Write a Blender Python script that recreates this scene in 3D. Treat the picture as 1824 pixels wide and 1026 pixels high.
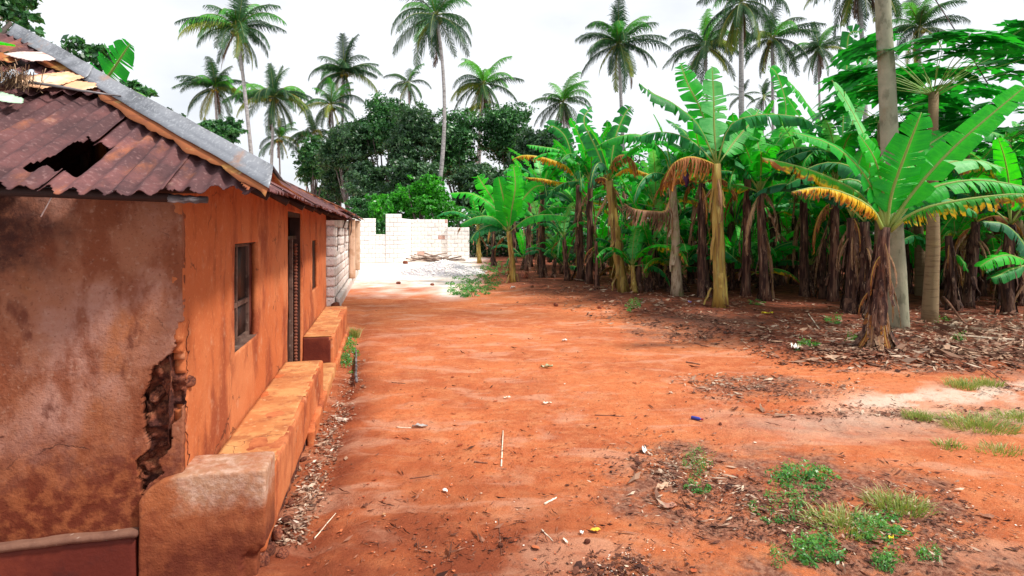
import bpy, math, random
import numpy as np
from mathutils import Vector, Matrix, Quaternion
R = math.radians
PI = math.pi
scene = bpy.context.scene
for o in list(bpy.data.objects): bpy.data.objects.remove(o)
rng = np.random.default_rng(7)
random.seed(7)

# ---------------------------------------------------------------- camera, sky, sun, exposure
CAMZ, HY, FPX = 1.9, 410.0, 1000.0
cd = bpy.data.cameras.new('camera'); cam = bpy.data.objects.new('camera', cd)
scene.collection.objects.link(cam); scene.camera = cam
cam.location = (0, 0, CAMZ); cam.rotation_euler = (PI/2, 0, 0)
cd.sensor_width = 36; cd.lens = 36*FPX/1824; cd.shift_y = -(513-HY)/1824
cd.clip_end = 2000; cd.clip_start = 0.05

world = bpy.data.worlds.new('World'); scene.world = world; world.use_nodes = True
SUN_EL, SUN_AZ = R(56), R(62)          # azimuth from +Y (view direction) clockwise towards +X
wn = world.node_tree; wn.nodes.clear()
def wnode(t, **k):
    n = wn.nodes.new(t)
    for a, b in k.items(): setattr(n, a, b)
    return n
w_out = wnode('ShaderNodeOutputWorld'); w_bg = wnode('ShaderNodeBackground'); w_bg.inputs[1].default_value = 0.1
w_sky = wnode('ShaderNodeTexSky', sky_type='NISHITA', sun_disc=False)
w_sky.sun_elevation = SUN_EL; w_sky.sun_rotation = SUN_AZ
w_tc = wnode('ShaderNodeTexCoord'); w_map = wnode('ShaderNodeMapping'); w_map.inputs['Scale'].default_value = (1, 1, 2.2)
w_no = wnode('ShaderNodeTexNoise'); w_no.inputs['Scale'].default_value = 1.7; w_no.inputs['Detail'].default_value = 6
w_mr = wnode('ShaderNodeMapRange', interpolation_type='SMOOTHSTEP')
for i, v in zip((1, 2, 3, 4), (0.40, 0.60, 0.70, 1.0)): w_mr.inputs[i].default_value = v
w_mx = wnode('ShaderNodeMix', data_type='RGBA')
w_mx.inputs[7].default_value = (10.4, 10.7, 11.2, 1)
L = wn.links.new
L(w_tc.outputs['Generated'], w_map.inputs[0]); L(w_map.outputs[0], w_no.inputs[0]); L(w_no.outputs[0], w_mr.inputs[0])
L(w_mr.outputs[0], w_mx.inputs[0]); L(w_sky.outputs[0], w_mx.inputs[6]); L(w_mx.outputs[2], w_bg.inputs[0]); L(w_bg.outputs[0], w_out.inputs[0])

sd = bpy.data.lights.new('sun', 'SUN'); sun = bpy.data.objects.new('sun', sd); scene.collection.objects.link(sun)
sd.energy = 4.9; sd.angle = R(7); sd.color = (1, .95, .87)
sdir = Vector((math.sin(SUN_AZ)*math.cos(SUN_EL), math.cos(SUN_AZ)*math.cos(SUN_EL), math.sin(SUN_EL)))
# the bright part of the cloud cover stands behind the right shoulder of the view
sdir = Vector((.60, -.22, .80)).normalized()
w_sky.sun_rotation = math.atan2(sdir.x, sdir.y); w_sky.sun_elevation = math.asin(sdir.z)
sun.rotation_euler = (-sdir).to_track_quat('-Z', 'Y').to_euler()
vs = scene.view_settings
vs.view_transform = 'Standard'; vs.look = 'None'; vs.gamma = 1; vs.use_curve_mapping = False; vs.exposure = 0.0

# ---------------------------------------------------------------- numeric noise
def _hash(ix, iy, iz, s):
    n = (ix*374761393 + iy*668265263 + iz*2147483647 + s*974711) & 0xffffffff
    n = ((n ^ (n >> 13))*1274126177) & 0xffffffff
    return ((n ^ (n >> 16)) & 0xffff)/65535.0
def vnoise(x, y, z=0.0, s=0):
    x, y, z = np.broadcast_arrays(np.asarray(x, float), np.asarray(y, float), np.asarray(z, float))
    ix, iy, iz = [np.floor(a).astype(np.int64) for a in (x, y, z)]
    f = [a-np.floor(a) for a in (x, y, z)]; f = [t*t*(3-2*t) for t in f]
    r = 0
    for a in (0, 1):
        for b in (0, 1):
            for c in (0, 1):
                w = (f[0] if a else 1-f[0])*(f[1] if b else 1-f[1])*(f[2] if c else 1-f[2])
                r = r + w*_hash(ix+a, iy+b, iz+c, s)
    return r
def fbm(x, y, z=0.0, s=0, o=4):
    r = 0; a = .5; t = 0
    for i in range(o):
        r = r + a*vnoise(np.asarray(x)*2**i, np.asarray(y)*2**i, np.asarray(z)*2**i, s+i*17); t += a; a *= .5
    return r/t
def sstep(v, lo, hi):
    t = np.clip((v-lo)/(hi-lo), 0, 1); return t*t*(3-2*t)

# ---------------------------------------------------------------- objects
COL = scene.collection
def link(o, parent=None):
    COL.objects.link(o)
    if parent is not None: o.parent = parent
    return o
def mesh(name, V, F, mat=None, smooth=False, uv=None, col=None):
    me = bpy.data.meshes.new(name)
    V = np.asarray(V, float).reshape(-1, 3)
    if isinstance(F, np.ndarray):
        k = F.shape[1]; n = len(F)
        me.vertices.add(len(V)); me.vertices.foreach_set('co', V.ravel())
        me.loops.add(n*k); me.loops.foreach_set('vertex_index', F.ravel().astype(np.int32))
        me.polygons.add(n); me.polygons.foreach_set('loop_start', np.arange(0, n*k, k, dtype=np.int32))
        me.polygons.foreach_set('loop_total', np.full(n, k, dtype=np.int32))
        me.update(calc_edges=True); me.validate()
    else:
        me.from_pydata([tuple(v) for v in V], [], [tuple(f) for f in F])
    if uv is not None:
        uv = np.asarray(uv, float)
        lay = me.uv_layers.new(name='UVMap')
        li = np.empty(len(me.loops), dtype=np.int32); me.loops.foreach_get('vertex_index', li)
        lay.data.foreach_set('uv', uv[li].ravel())
    if col is not None:
        a = me.color_attributes.new('mask', 'FLOAT_COLOR', 'POINT'); a.data.foreach_set('color', np.asarray(col, float).ravel())
    if smooth: me.polygons.foreach_set('use_smooth', [True]*len(me.polygons))
    if mat: me.materials.append(mat)
    me.update()
    return me
def obj(name, me, parent=None, loc=(0, 0, 0), rot=(0, 0, 0), scale=(1, 1, 1)):
    o = bpy.data.objects.new(name, me); o.location = loc; o.rotation_euler = rot; o.scale = scale
    return link(o, parent)
def tag(o, label=None, cat=None, group=None, kind=None):
    if label: o['label'] = label
    if cat: o['category'] = cat
    if group: o['group'] = group
    if kind: o['kind'] = kind
    return o
def empty(name, loc, rz=0.0, label=None, cat=None, group=None):
    o = bpy.data.objects.new(name, None); o.location = loc; o.rotation_euler = (0, 0, rz); o.empty_display_size = .2
    link(o); tag(o, label, cat, group); return o

# ---------------------------------------------------------------- materials
class NB:
    def __init__(s, name):
        s.m = bpy.data.materials.new(name); s.m.use_nodes = True; s.t = s.m.node_tree
        s.t.nodes.clear(); s.tc = s.n('ShaderNodeTexCoord')
    def n(s, t, **k):
        x = s.t.nodes.new(t)
        for a, b in k.items(): setattr(x, a, b)
        return x
    def l(s, a, b): s.t.links.new(a, b)
    def coord(s, stretch=(1, 1, 1), which='Object'):
        if tuple(stretch) == (1, 1, 1): return s.tc.outputs[which]
        mp = s.n('ShaderNodeMapping'); mp.inputs['Scale'].default_value = stretch
        s.l(s.tc.outputs[which], mp.inputs[0]); return mp.outputs[0]
    def noise(s, scale, detail=5, stretch=(1, 1, 1), rough=.6, which='Object', dist=0):
        x = s.n('ShaderNodeTexNoise'); x.inputs['Scale'].default_value = scale; x.inputs['Detail'].default_value = detail
        x.inputs['Roughness'].default_value = rough; x.inputs['Distortion'].default_value = dist
        s.l(s.coord(stretch, which), x.inputs[0]); return x.outputs[0]
    def rng(s, v, lo, hi, a=0., b=1.):
        x = s.n('ShaderNodeMapRange', interpolation_type='SMOOTHSTEP')
        for i, q in zip((1, 2, 3, 4), (lo, hi, a, b)): x.inputs[i].default_value = q
        s.l(v, x.inputs[0]); return x.outputs[0]
    def math(s, op, a, b=None):
        x = s.n('ShaderNodeMath', operation=op)
        for i, q in enumerate((a, b)):
            if q is None: continue
            if isinstance(q, (int, float)): x.inputs[i].default_value = q
            else: s.l(q, x.inputs[i])
        return x.outputs[0]
    def mix(s, f, a, b, mode='MIX'):
        x = s.n('ShaderNodeMix', data_type='RGBA', blend_type=mode)
        for i, q in zip((0, 6, 7), (f, a, b)):
            if isinstance(q, (int, float)): x.inputs[i].default_value = q
            elif isinstance(q, (tuple, list)): x.inputs[i].default_value = (*q[:3], 1)
            else: s.l(q, x.inputs[i])
        return x.outputs[2]
    def finish(s, col, rough=.9, bumps=(), spec=.3, trans=0., metal=0.):
        p = s.n('ShaderNodeBsdfPrincipled'); out = s.n('ShaderNodeOutputMaterial')
        if isinstance(col, (tuple, list)): p.inputs['Base Color'].default_value = (*col[:3], 1)
        else: s.l(col, p.inputs['Base Color'])
        if isinstance(rough, (int, float)): p.inputs['Roughness'].default_value = rough
        else: s.l(rough, p.inputs['Roughness'])
        p.inputs['Specular IOR Level'].default_value = spec; p.inputs['Metallic'].default_value = metal
        nrm = None
        for h, st, di in bumps:
            b = s.n('ShaderNodeBump'); b.inputs['Strength'].default_value = st; b.inputs['Distance'].default_value = di
            s.l(h, b.inputs['Height'])
            if nrm: s.l(nrm, b.inputs['Normal'])
            nrm = b.outputs[0]
        if nrm: s.l(nrm, p.inputs['Normal'])
        if trans:
            t = s.n('ShaderNodeBsdfTranslucent'); mx = s.n('ShaderNodeMixShader'); mx.inputs[0].default_value = trans
            tc = s.mix(1., col if not isinstance(col, tuple) else col, (1.35, 1.4, .6), 'MULTIPLY')
            s.l(tc, t.inputs[0]); s.l(p.outputs[0], mx.inputs[1]); s.l(t.outputs[0], mx.inputs[2]); s.l(mx.outputs[0], out.inputs[0])
        else: s.l(p.outputs[0], out.inputs[0])
        return s.m
def crack(b, c, scale, col, amt=.8):
    v = b.n('ShaderNodeTexVoronoi', feature='DISTANCE_TO_EDGE'); v.inputs['Scale'].default_value = scale
    ad = b.n('ShaderNodeVectorMath', operation='ADD'); nz = b.n('ShaderNodeTexNoise'); nz.inputs['Scale'].default_value = 5; nz.inputs['Detail'].default_value = 6
    sc = b.n('ShaderNodeVectorMath', operation='SCALE'); sc.inputs['Scale'].default_value = .35
    b.l(b.tc.outputs['Object'], nz.inputs[0]); b.l(nz.outputs['Color'], sc.inputs[0]); b.l(b.tc.outputs['Object'], ad.inputs[0]); b.l(sc.outputs[0], ad.inputs[1]); b.l(ad.outputs[0], v.inputs['Vector'])
    f = b.math('MULTIPLY', b.rng(v.outputs['Distance'], .002, .010, 1., 0.), b.rng(b.noise(1.7, 3), .50, .60))
    return b.mix(b.math('MULTIPLY', f, amt), c, col)
def pm(name, base, layers=(), rough=.9, bump=((40, .3, .01),), rand=0., spec=.3, trans=0., metal=0., cracks=0):
    """layers: (colour, noise scale, lo, hi, amount[, stretch])"""
    b = NB(name); c = base
    for ly in layers:
        col, sc, lo, hi, am = ly[:5]; st = ly[5] if len(ly) > 5 else (1, 1, 1)
        c = b.mix(b.math('MULTIPLY', b.rng(b.noise(sc, 6, st), lo, hi), am), c, col)
    if cracks: c = crack(b, c, cracks, (.07, .02, .012))
    if rand:
        oi = b.n('ShaderNodeObjectInfo'); v = b.math('ADD', b.math('MULTIPLY', oi.outputs['Random'], 2*rand), 1-rand)
        cc = b.n('ShaderNodeCombineColor'); [b.l(v, cc.inputs[i]) for i in range(3)]
        c = b.mix(1., c, cc.outputs[0], 'MULTIPLY')
    bs = [(b.noise(sc, 8, *( [q[0]] if q else [] )), st, di) for sc, st, di, *q in bump]
    return b.finish(c, rough, bs, spec, trans, metal)

# leaf blades: uv.x runs along the leaf, uv.y from the midrib (0.5) to the margins
def leaf_mat(name, base, dark, margin=None, marg=(.2, .5), tip=None, trans=.3, midrib=(.35, .45, .12), rough=.48):
    b = NB(name); uv = b.tc.outputs['UV']
    sp = b.n('ShaderNodeSeparateXYZ'); b.l(uv, sp.inputs[0]); u, v = sp.outputs[0], sp.outputs[1]
    w = b.math('MULTIPLY', b.math('ABSOLUTE', b.math('SUBTRACT', v, .5)), 2.)
    oi = b.n('ShaderNodeObjectInfo')
    c = b.mix(b.rng(oi.outputs['Random'], .1, .9), base, dark)
    c = b.mix(b.math('MULTIPLY', b.rng(b.noise(5, 4), .4, .65), .5), c, dark)
    vein = b.noise(60, 2, (1, .03, 1), which='UV')
    c = b.mix(b.math('MULTIPLY', b.rng(vein, .35, .7), .3), c, base)
    strip = b.noise(11, 3, (1.6, .12, 1), which='UV')
    c = b.mix(b.math('MULTIPLY', b.rng(strip, .48, .66), .55), c, dark)
    c = b.mix(b.math('MULTIPLY', b.rng(w, .45, .0), .22), c, tuple(min(1, x*1.8+.03) for x in base))
    c = b.mix(b.math('MULTIPLY', b.rng(b.noise(26, 4), .60, .72), .35), c, (base[0]*1.5+.10, base[1]*.9+.06, base[2]+.02))
    if margin:
        e = b.math('ADD', w, b.math('MULTIPLY', b.math('SUBTRACT', b.noise(9, 5, (1, .35, 1), which='UV'), .5), 2.2))
        c = b.mix(b.rng(e, *marg), c, margin)
        if tip:
            e2 = b.math('ADD', b.math('ADD', b.math('MULTIPLY', u, .55), b.math('MULTIPLY', w, .45)), b.math('MULTIPLY', b.math('SUBTRACT', b.noise(14, 5, (1, .3, 1), which='UV'), .5), 1.4))
            c = b.mix(b.rng(e2, .62, .85), c, tip)
    c = b.mix(b.rng(w, .05, .10, 1., 0.), c, midrib)
    return b.finish(c, rough, [(vein, .6, .012), (b.noise(30, 5), .35, .01)], .30, trans)
MT = {}
MT['leaf'] = leaf_mat('banana_leaf_green', (.026, .48, .026), (.005, .14, .024))
MT['leaf_bright'] = leaf_mat('banana_leaf_bright', (.050, .66, .015), (.008, .34, .025), trans=.4)
MT['leaf_dull'] = leaf_mat('banana_leaf_dull', (.020, .30, .055), (.004, .085, .032), trans=.2)
MT['leaf_pale'] = leaf_mat('banana_leaf_underside', (.22, .66, .22), (.04, .40, .08), trans=.35)
MT['leaf_yellow'] = leaf_mat('banana_leaf_yellowing', (.07, .45, .02), (.02, .24, .02), margin=(.80, .52, .01), marg=(.55, .95), tip=(.30, .10, .02), trans=.3)
MT['leaf_gold'] = leaf_mat('banana_leaf_gold', (.85, .55, .01), (.7, .38, .01), margin=(.45, .16, .02), marg=(.45, 1.0), tip=(.16, .05, .02), trans=.3)
MT['leaf_brown'] = leaf_mat('banana_leaf_dry', (.42, .25, .15), (.15, .07, .04), margin=(.56, .38, .24), marg=(.6, 1.2), trans=.12, midrib=(.42, .24, .09), rough=.85)
MT['leaf_rust'] = leaf_mat('banana_leaf_rusty', (.30, .11, .03), (.16, .05, .02), margin=(.70, .32, .03), marg=(.7, 1.3), trans=.15, midrib=(.55, .36, .06), rough=.8)
MT['frond'] = leaf_mat('palm_frond_green', (.036, .13, .030), (.008, .042, .022), trans=.22, midrib=(.20, .24, .07))
MT['frond_bright'] = leaf_mat('palm_frond_bright', (.10, .42, .03), (.04, .25, .03), trans=.3, midrib=(.3, .34, .07))
MT['frond_yellow'] = leaf_mat('palm_frond_yellowing', (.26, .32, .03), (.10, .18, .03), trans=.25, midrib=(.4, .3, .07))
MT['frond_dead'] = leaf_mat('palm_frond_dead', (.14, .075, .045), (.06, .035, .03), trans=.1, rough=.85, midrib=(.3, .18, .1))
def tree_leaf(name, a, c, trans=.25):
    b = NB(name); oi = b.n('ShaderNodeNewGeometry')
    col = b.mix(b.rng(oi.outputs['Random Per Island'], 0, 1), a, c)
    col = b.mix(b.math('MULTIPLY', b.rng(b.noise(.9, 3), .4, .62), .6), col, c)
    return b.finish(col, .38, [], .6, trans)
MT['tree_dark'] = tree_leaf('tree_leaves_dark', (.12, .27, .10), (.022, .066, .036))
MT['tree_mid'] = tree_leaf('tree_leaves_mid', (.10, .33, .080), (.024, .090, .036))
MT['tree_bright'] = tree_leaf('shrub_leaves_bright', (.10, .55, .03), (.03, .22, .02), .35)
MT['weed'] = tree_leaf('weed_leaves', (.15, .42, .05), (.04, .18, .03), .3)
MT['grass'] = tree_leaf('grass_blades', (.50, .50, .20), (.20, .30, .06), .25)
MT['papaya'] = tree_leaf('papaya_leaves', (.02, .42, .03), (.01, .20, .03), .35)
MT['bark'] = pm('palm_bark', (.44, .41, .41), [((.14, .12, .12), 4, .45, .6, .8, (1, 1, 6)), ((.45, .42, .42), 2, .5, .7, .7)], bump=((30, .6, .02, (1, 1, 4)), (5, .8, .05, (.3, .3, 8))))
MT['treebark'] = pm('tree_bark', (.14, .11, .10), [((.30, .27, .26), 3, .45, .65, .7)], bump=((20, .6, .02),))
MT['polewood'] = pm('grey_trunk_bark', (.27, .26, .18), [((.14, .14, .09), 7, .5, .62, .8, (1, 1, .5)), ((.40, .36, .26), 2.2, .45, .65, .6), ((.22, .13, .06), 1.2, .55, .7, .5)], bump=((25, .5, .015, (1, 1, .4)),))
MT['papayabark'] = pm('papaya_bark', (.26, .18, .10), [((.14, .08, .045), 3, .5, .66, .7, (1, 1, 8)), ((.36, .27, .10), 1.5, .5, .7, .5)], bump=((14, .7, .02, (.6, .6, 6)),))
MT['stem_dry'] = pm('banana_stem_dry', (.17, .085, .055), [((.035, .014, .012), 5, .40, .58, .95, (3, 3, .35)), ((.44, .29, .19), 7, .57, .68, .8, (4, 4, .3)), ((.26, .05, .02), 3, .58, .7, .5)], rough=.85, bump=((22, 1., .03, (2, 2, .3)),), rand=.35)
MT['stem_gold'] = pm('banana_stem_gold', (.36, .24, .05), [((.15, .07, .03), 5, .45, .62, .8, (3, 3, .3)), ((.48, .44, .12), 4, .5, .7, .7, (3, 3, .3))], rough=.6, bump=((18, .7, .02, (2, 2, .3)),), rand=.2)
MT['stem_pale'] = pm('banana_stem_pale', (.46, .36, .25), [((.20, .13, .07), 6, .48, .6, .8, (2, 2, .5)), ((.28, .36, .12), 3, .5, .68, .6)], rough=.7, bump=((18, .8, .02, (2, 2, .4)),))
MT['stem_green'] = pm('banana_petiole', (.22, .40, .08), [((.38, .50, .20), 4, .4, .7, .6)], rough=.5, bump=((20, .2, .005),))
MT['bud'] = pm('banana_bud', (.07, .02, .08), rough=.5)
MT['dark'] = pm('dark_interior', (.012, .005, .004), rough=.95)
MT['coir'] = pm('coconut_cluster', (.28, .14, .04), [((.12, .16, .03), 6, .4, .6, .8)])
MT['coconut'] = pm('coconut', (.24, .22, .04), rough=.5)

# ---------------------------------------------------------------- place helpers
def project(X, Y, Z): return 912+FPX*X/Y, HY-FPX*(Z-CAMZ)/Y
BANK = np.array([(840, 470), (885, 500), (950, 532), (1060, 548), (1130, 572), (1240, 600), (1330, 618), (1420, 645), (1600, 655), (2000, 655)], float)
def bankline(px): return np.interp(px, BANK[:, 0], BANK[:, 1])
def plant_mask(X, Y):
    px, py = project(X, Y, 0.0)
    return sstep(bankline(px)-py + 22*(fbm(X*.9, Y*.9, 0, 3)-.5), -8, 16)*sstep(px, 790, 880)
def gz(X, Y):
    X = np.asarray(X, float); Y = np.maximum(np.asarray(Y, float), .3)
    z = .09*plant_mask(X, Y)*sstep(40-Y, 0, 15)
    amp = sstep(Y, .3, 2.)
    z = z + amp*(.055*(fbm(X*.55, Y*.4, 0, 11, 3)-.5) + .015*(fbm(X*2.6, Y*2.2, 0, 12, 3)-.5) + .014*(fbm(X*9, Y*9, 0, 13, 4)-.5) - .012*sstep(fbm(X*5.5, Y*4.5, 0, 14, 2), .62, .72))
    # shallow wheel track on the right and the gutter beside the house
    px, py = project(X, Y, 0.0)
    d = np.abs(py-(722-.03*(px-1500)))
    z = z - .03*np.exp(-(d/13)**2)*sstep(px, 1150, 1450)
    hx = (X+.23*Y)+.44
    z = z - .035*np.exp(-((hx-.02)/.10)**2)*sstep(16-Y, 0, 3)
    return z
def gpt(px, py):
    Y = CAMZ*FPX/(py-HY)
    for _ in range(6):
        X = (px-912)/FPX*Y; z = float(gz(X, Y)); Y = (CAMZ-z)*FPX/(py-HY)
    X = (px-912)/FPX*Y
    return Vector((X, Y, float(gz(X, Y))))
def P(px, py, D): return Vector(((px-912)/FPX*D, D, CAMZ+(HY-py)/FPX*D))

HOUSE = Vector((-1.767, 3.01, 0)); HRZ = math.atan2(.224, .9746)
HM = Matrix.Translation(HOUSE) @ Matrix.Rotation(HRZ, 4, 'Z'); HMI = HM.inverted()
def ray_local(px, py):
    o = HMI @ Vector((0, 0, CAMZ)); d = HMI.to_3x3() @ Vector(((px-912)/FPX, 1, (HY-py)/FPX)); return o, d
def front_uv(px, py, y=0.0):
    o, d = ray_local(px, py); t = (y-o.y)/d.y; p = o+d*t; return p.x, p.z
def side_uv(px, py, x=0.0):
    o, d = ray_local(px, py); t = (x-o.x)/d.x; p = o+d*t; return p.y, p.z

# ---------------------------------------------------------------- mesh builders
def tube(pts, rad, n=10, cap=True, wob=0., seed=0, ovals=None):
    pts = [Vector(p) for p in pts]; V = []; F = []; U = []
    m = len(pts); rad = list(rad) if hasattr(rad, '__len__') else [rad]*m
    ref = Vector((1, 0, 0)) if abs((pts[-1]-pts[0]).normalized().x) < .8 else Vector((0, 1, 0))
    rg = np.random.default_rng(seed+91)
    for i, p in enumerate(pts):
        t = (pts[min(i+1, m-1)]-pts[max(i-1, 0)]).normalized()
        a = t.cross(ref).normalized(); b = t.cross(a).normalized()
        for k in range(n):
            an = 2*PI*k/n; r = rad[i]*(1+wob*(rg.random()-.5)*2)
            V.append(p+a*(math.cos(an)*r)+b*(math.sin(an)*r)); U.append((i/max(1, m-1), k/n))
    for i in range(m-1):
        for k in range(n):
            F.append((i*n+k, i*n+(k+1) % n, (i+1)*n+(k+1) % n, (i+1)*n+k))
    if cap: F.append(tuple(range(n-1, -1, -1))); F.append(tuple((m-1)*n+k for k in range(n)))
    return V, F, U
def bez(p0, p1, p2, n):
    p0, p1, p2 = Vector(p0), Vector(p1), Vector(p2)
    return [p0*(1-t)**2+p1*2*t*(1-t)+p2*t*t for t in [i/(n-1) for i in range(n)]]
def merge(parts):
    V = []; F = []; U = []
    for p in parts:
        o = len(V); V += list(p[0]); F += [tuple(i+o for i in f) for f in p[1]]
        U += list(p[2]) if len(p) > 2 else [(0, 0)]*len(p[0])
    return V, F, U
def rough_box(lo, hi, res, amp=0., r=.01, freq=8., seed=0, skip=()):
    """a box with rounded edges and an uneven skin"""
    lo = np.array(lo, float); hi = np.array(hi, float); n = np.maximum(1, np.round((hi-lo)/res).astype(int))
    idx = {}; V = []; F = []
    def vid(i, j, k):
        key = (i, j, k)
        if key not in idx: idx[key] = len(V); V.append(key)
        return idx[key]
    for ax in range(3):
        b, c = (ax+1) % 3, (ax+2) % 3
        for side in (0, 1):
            if (ax, side) in skip: continue
            for i in range(n[b]):
                for j in range(n[c]):
                    q = []
                    for di, dj in ((0, 0), (1, 0), (1, 1), (0, 1)):
                        t = [0, 0, 0]; t[ax] = n[ax]*side; t[b] = i+di; t[c] = j+dj; q.append(vid(*t))
                    F.append(q if side else q[::-1])
    V = np.array(V, float)/n*(hi-lo)+lo
    r = min(r, float((hi-lo).min())*.49)
    inner = np.clip(V, lo+r, hi-r); d = V-inner; ln = np.linalg.norm(d, axis=1, keepdims=True)+1e-9
    V = inner+d/ln*r
    if amp:
        for a in range(3): V[:, a] += amp*2*(fbm(V[:, 0]*freq+a*31, V[:, 1]*freq, V[:, 2]*freq, seed+a*7, 3)-.5) if True else 0
    return V, np.array(F)
def panel(u0, u1, w0, w1, res, keep, disp, axes, seed=0):
    """grid in the (u,w) plane; axes maps (u,w,off)->xyz; keep(u,w) false leaves a hole"""
    nu = max(1, int(round((u1-u0)/res))); nw = max(1, int(round((w1-w0)/res)))
    us = np.linspace(u0, u1, nu+1); ws = np.linspace(w0, w1, nw+1)
    Ug, Wg = np.meshgrid(us, ws, indexing='ij'); off = disp(Ug, Wg)
    V = np.stack(axes(Ug, Wg, off), -1).reshape(-1, 3)
    uc = (us[:-1]+us[1:])/2; wc = (ws[:-1]+ws[1:])/2
    K = keep(*np.meshgrid(uc, wc, indexing='ij'))
    i, j = np.nonzero(K); s = nw+1
    F = np.stack([i*s+j, (i+1)*s+j, (i+1)*s+j+1, i*s+j+1], 1)
    used = np.unique(F); mp = -np.ones(len(V), int); mp[used] = np.arange(len(used))
    return V[used], mp[F]
def inpoly(x, y, poly):
    r = np.zeros(np.shape(x), bool); n = len(poly)
    for i in range(n):
        x0, y0 = poly[i]; x1, y1 = poly[(i+1) % n]
        c = ((y0 > y) != (y1 > y)) & (x < (x1-x0)*(y-y0)/((y1-y0) or 1e-9)+x0); r ^= c
    return r
def stone_mesh(name, mat, seed, res=5):
    V, F = rough_box((-.5, -.5, -.5), (.5, .5, .5), 1/res, .16, .33, 1.8, seed)
    return mesh(name, V, F, mat, True)

# ---------------------------------------------------------------- ground
def build_ground():
    ys = [.35]
    while ys[-1] < 400: ys.append(ys[-1]+max(.012, ys[-1]*.0065))
    ys = np.array(ys); nx = 520
    ts = np.linspace(-1.35, 1.35, nx)
    T, Yg = np.meshgrid(ts, ys); X = T*(Yg+1.2); Y = Yg
    Z = gz(X, Y)
    px, py = project(X, Y, 0.0)
    pl = plant_mask(X, Y)
    n1 = fbm(X*1.3, Y*1.3, 0, 41); n2 = fbm(X*4, Y*4, 0, 42)
    # pale cement dust by the far wall, with a tongue towards the camera
    wh = sstep(530-py+34*(n1-.5), 0, 30)*sstep(880-px+40*(n1-.5), 0, 50)*sstep(py, 440, 462)
    wh = np.maximum(wh, np.exp(-((px-800-(py-500)*.1)/26)**2)*sstep(540-py, 0, 18)*sstep(py, 490, 505))
    # pale sand in the wheel track on the right
    e = np.exp(-((py-(716-.075*(px-1500)))/(13+9*(n2-.2)))**2)*sstep(px, 1380, 1620)
    e = np.maximum(e, .95*np.exp(-((px-1785)/36)**2-((py-732)/7)**2))
    e2 = .55*np.exp(-((py-735)/34)**2)*sstep(px, 1180, 1500)
    sand = np.clip(np.maximum(e*(n2 > .0)*sstep(n2, .3, .55)*1.25, e2*sstep(n1, .35, .6)), 0, 1)
    def blob(cx, cy, rx, ry, s=1.): return s*sstep(1.25-np.sqrt(((px-cx)/rx)**2+((py-cy)/ry)**2)+.9*(n1-.5)+.7*(n2-.5), 0, .35)
    lit = np.maximum.reduce([blob(1200, 860, 130, 62), blob(1390, 890, 150, 80), blob(1560, 930, 190, 90), blob(1370, 690, 120, 22, .8),
                             blob(1580, 1010, 330, 40), blob(1130, 1015, 110, 26, .8), blob(1230, 590, 110, 24, .8), blob(1630, 750, 240, 22, .55), blob(1800, 640, 130, 26, .7)])
    hx = (X+.23*Y)+.44
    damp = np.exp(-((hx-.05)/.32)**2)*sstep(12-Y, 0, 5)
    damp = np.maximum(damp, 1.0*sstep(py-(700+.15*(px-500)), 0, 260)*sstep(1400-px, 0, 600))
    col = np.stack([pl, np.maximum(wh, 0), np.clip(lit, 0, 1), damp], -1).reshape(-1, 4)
    ny = len(ys); a = np.arange(ny-1)[:, None]*nx+np.arange(nx-1)[None, :]
    F = np.stack([a, a+1, a+nx+1, a+nx], -1).reshape(-1, 4)
    V = np.stack([X, Y, Z], -1).reshape(-1, 3)
    b = NB('red_soil')
    at = b.n('ShaderNodeAttribute', attribute_name='mask'); sp = b.n('ShaderNodeSeparateColor'); b.l(at.outputs['Color'], sp.inputs[0])
    a2 = b.n('ShaderNodeAttribute', attribute_name='sand')
    c = b.mix(b.rng(b.noise(.55, 5), .38, .62), (.66, .185, .065), (.48, .115, .042))
    c = b.mix(b.math('MULTIPLY', b.rng(b.noise(3.5, 8, (1, 1.6, 1), rough=.7), .42, .66), .55), c, (.72, .29, .13))
    c = b.mix(b.math('MULTIPLY', b.rng(b.noise(130, 4), .55, .66), .55), c, (.70, .36, .22))
    c = b.mix(b.math('MULTIPLY', b.rng(b.noise(17, 7), .50, .70), .55), c, (.42, .095, .035))
    c = b.mix(b.math('MULTIPLY', b.rng(b.noise(75, 5), .56, .72), .5), c, (.33, .085, .04))
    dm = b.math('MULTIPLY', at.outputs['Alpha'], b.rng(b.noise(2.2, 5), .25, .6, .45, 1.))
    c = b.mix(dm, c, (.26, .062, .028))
    c = b.mix(b.math('MULTIPLY', b.rng(b.noise(1.1, 8, (1, 2.2, 1), dist=.6), .50, .66), .5), c, (.70, .38, .25))
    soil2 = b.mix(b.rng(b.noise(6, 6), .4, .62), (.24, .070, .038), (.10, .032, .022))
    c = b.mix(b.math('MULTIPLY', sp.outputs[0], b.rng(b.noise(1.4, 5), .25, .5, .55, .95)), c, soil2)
    lc = b.mix(b.rng(b.noise(28, 6), .42, .6), (.16, .07, .05), (.36, .19, .13))
    c = b.mix(b.math('MULTIPLY', sp.outputs[2], b.rng(b.noise(3, 8, rough=.7), .38, .58, .05, .85)), c, lc)
    c = b.mix(b.math('MULTIPLY', a2.outputs['Fac'], b.rng(b.noise(9, 5), .25, .5, .5, 1.)), c, (.74, .54, .42))
    c = b.mix(sp.outputs[1], c, b.mix(b.rng(b.noise(2.5, 6), .4, .62), (.93, .87, .82), (.86, .68, .56)))
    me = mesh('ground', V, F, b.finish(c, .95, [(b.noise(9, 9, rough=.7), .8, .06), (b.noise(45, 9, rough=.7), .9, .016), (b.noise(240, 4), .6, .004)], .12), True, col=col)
    sa = me.attributes.new('sand', 'FLOAT', 'POINT'); sa.data.foreach_set('value', sand.ravel())
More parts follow.
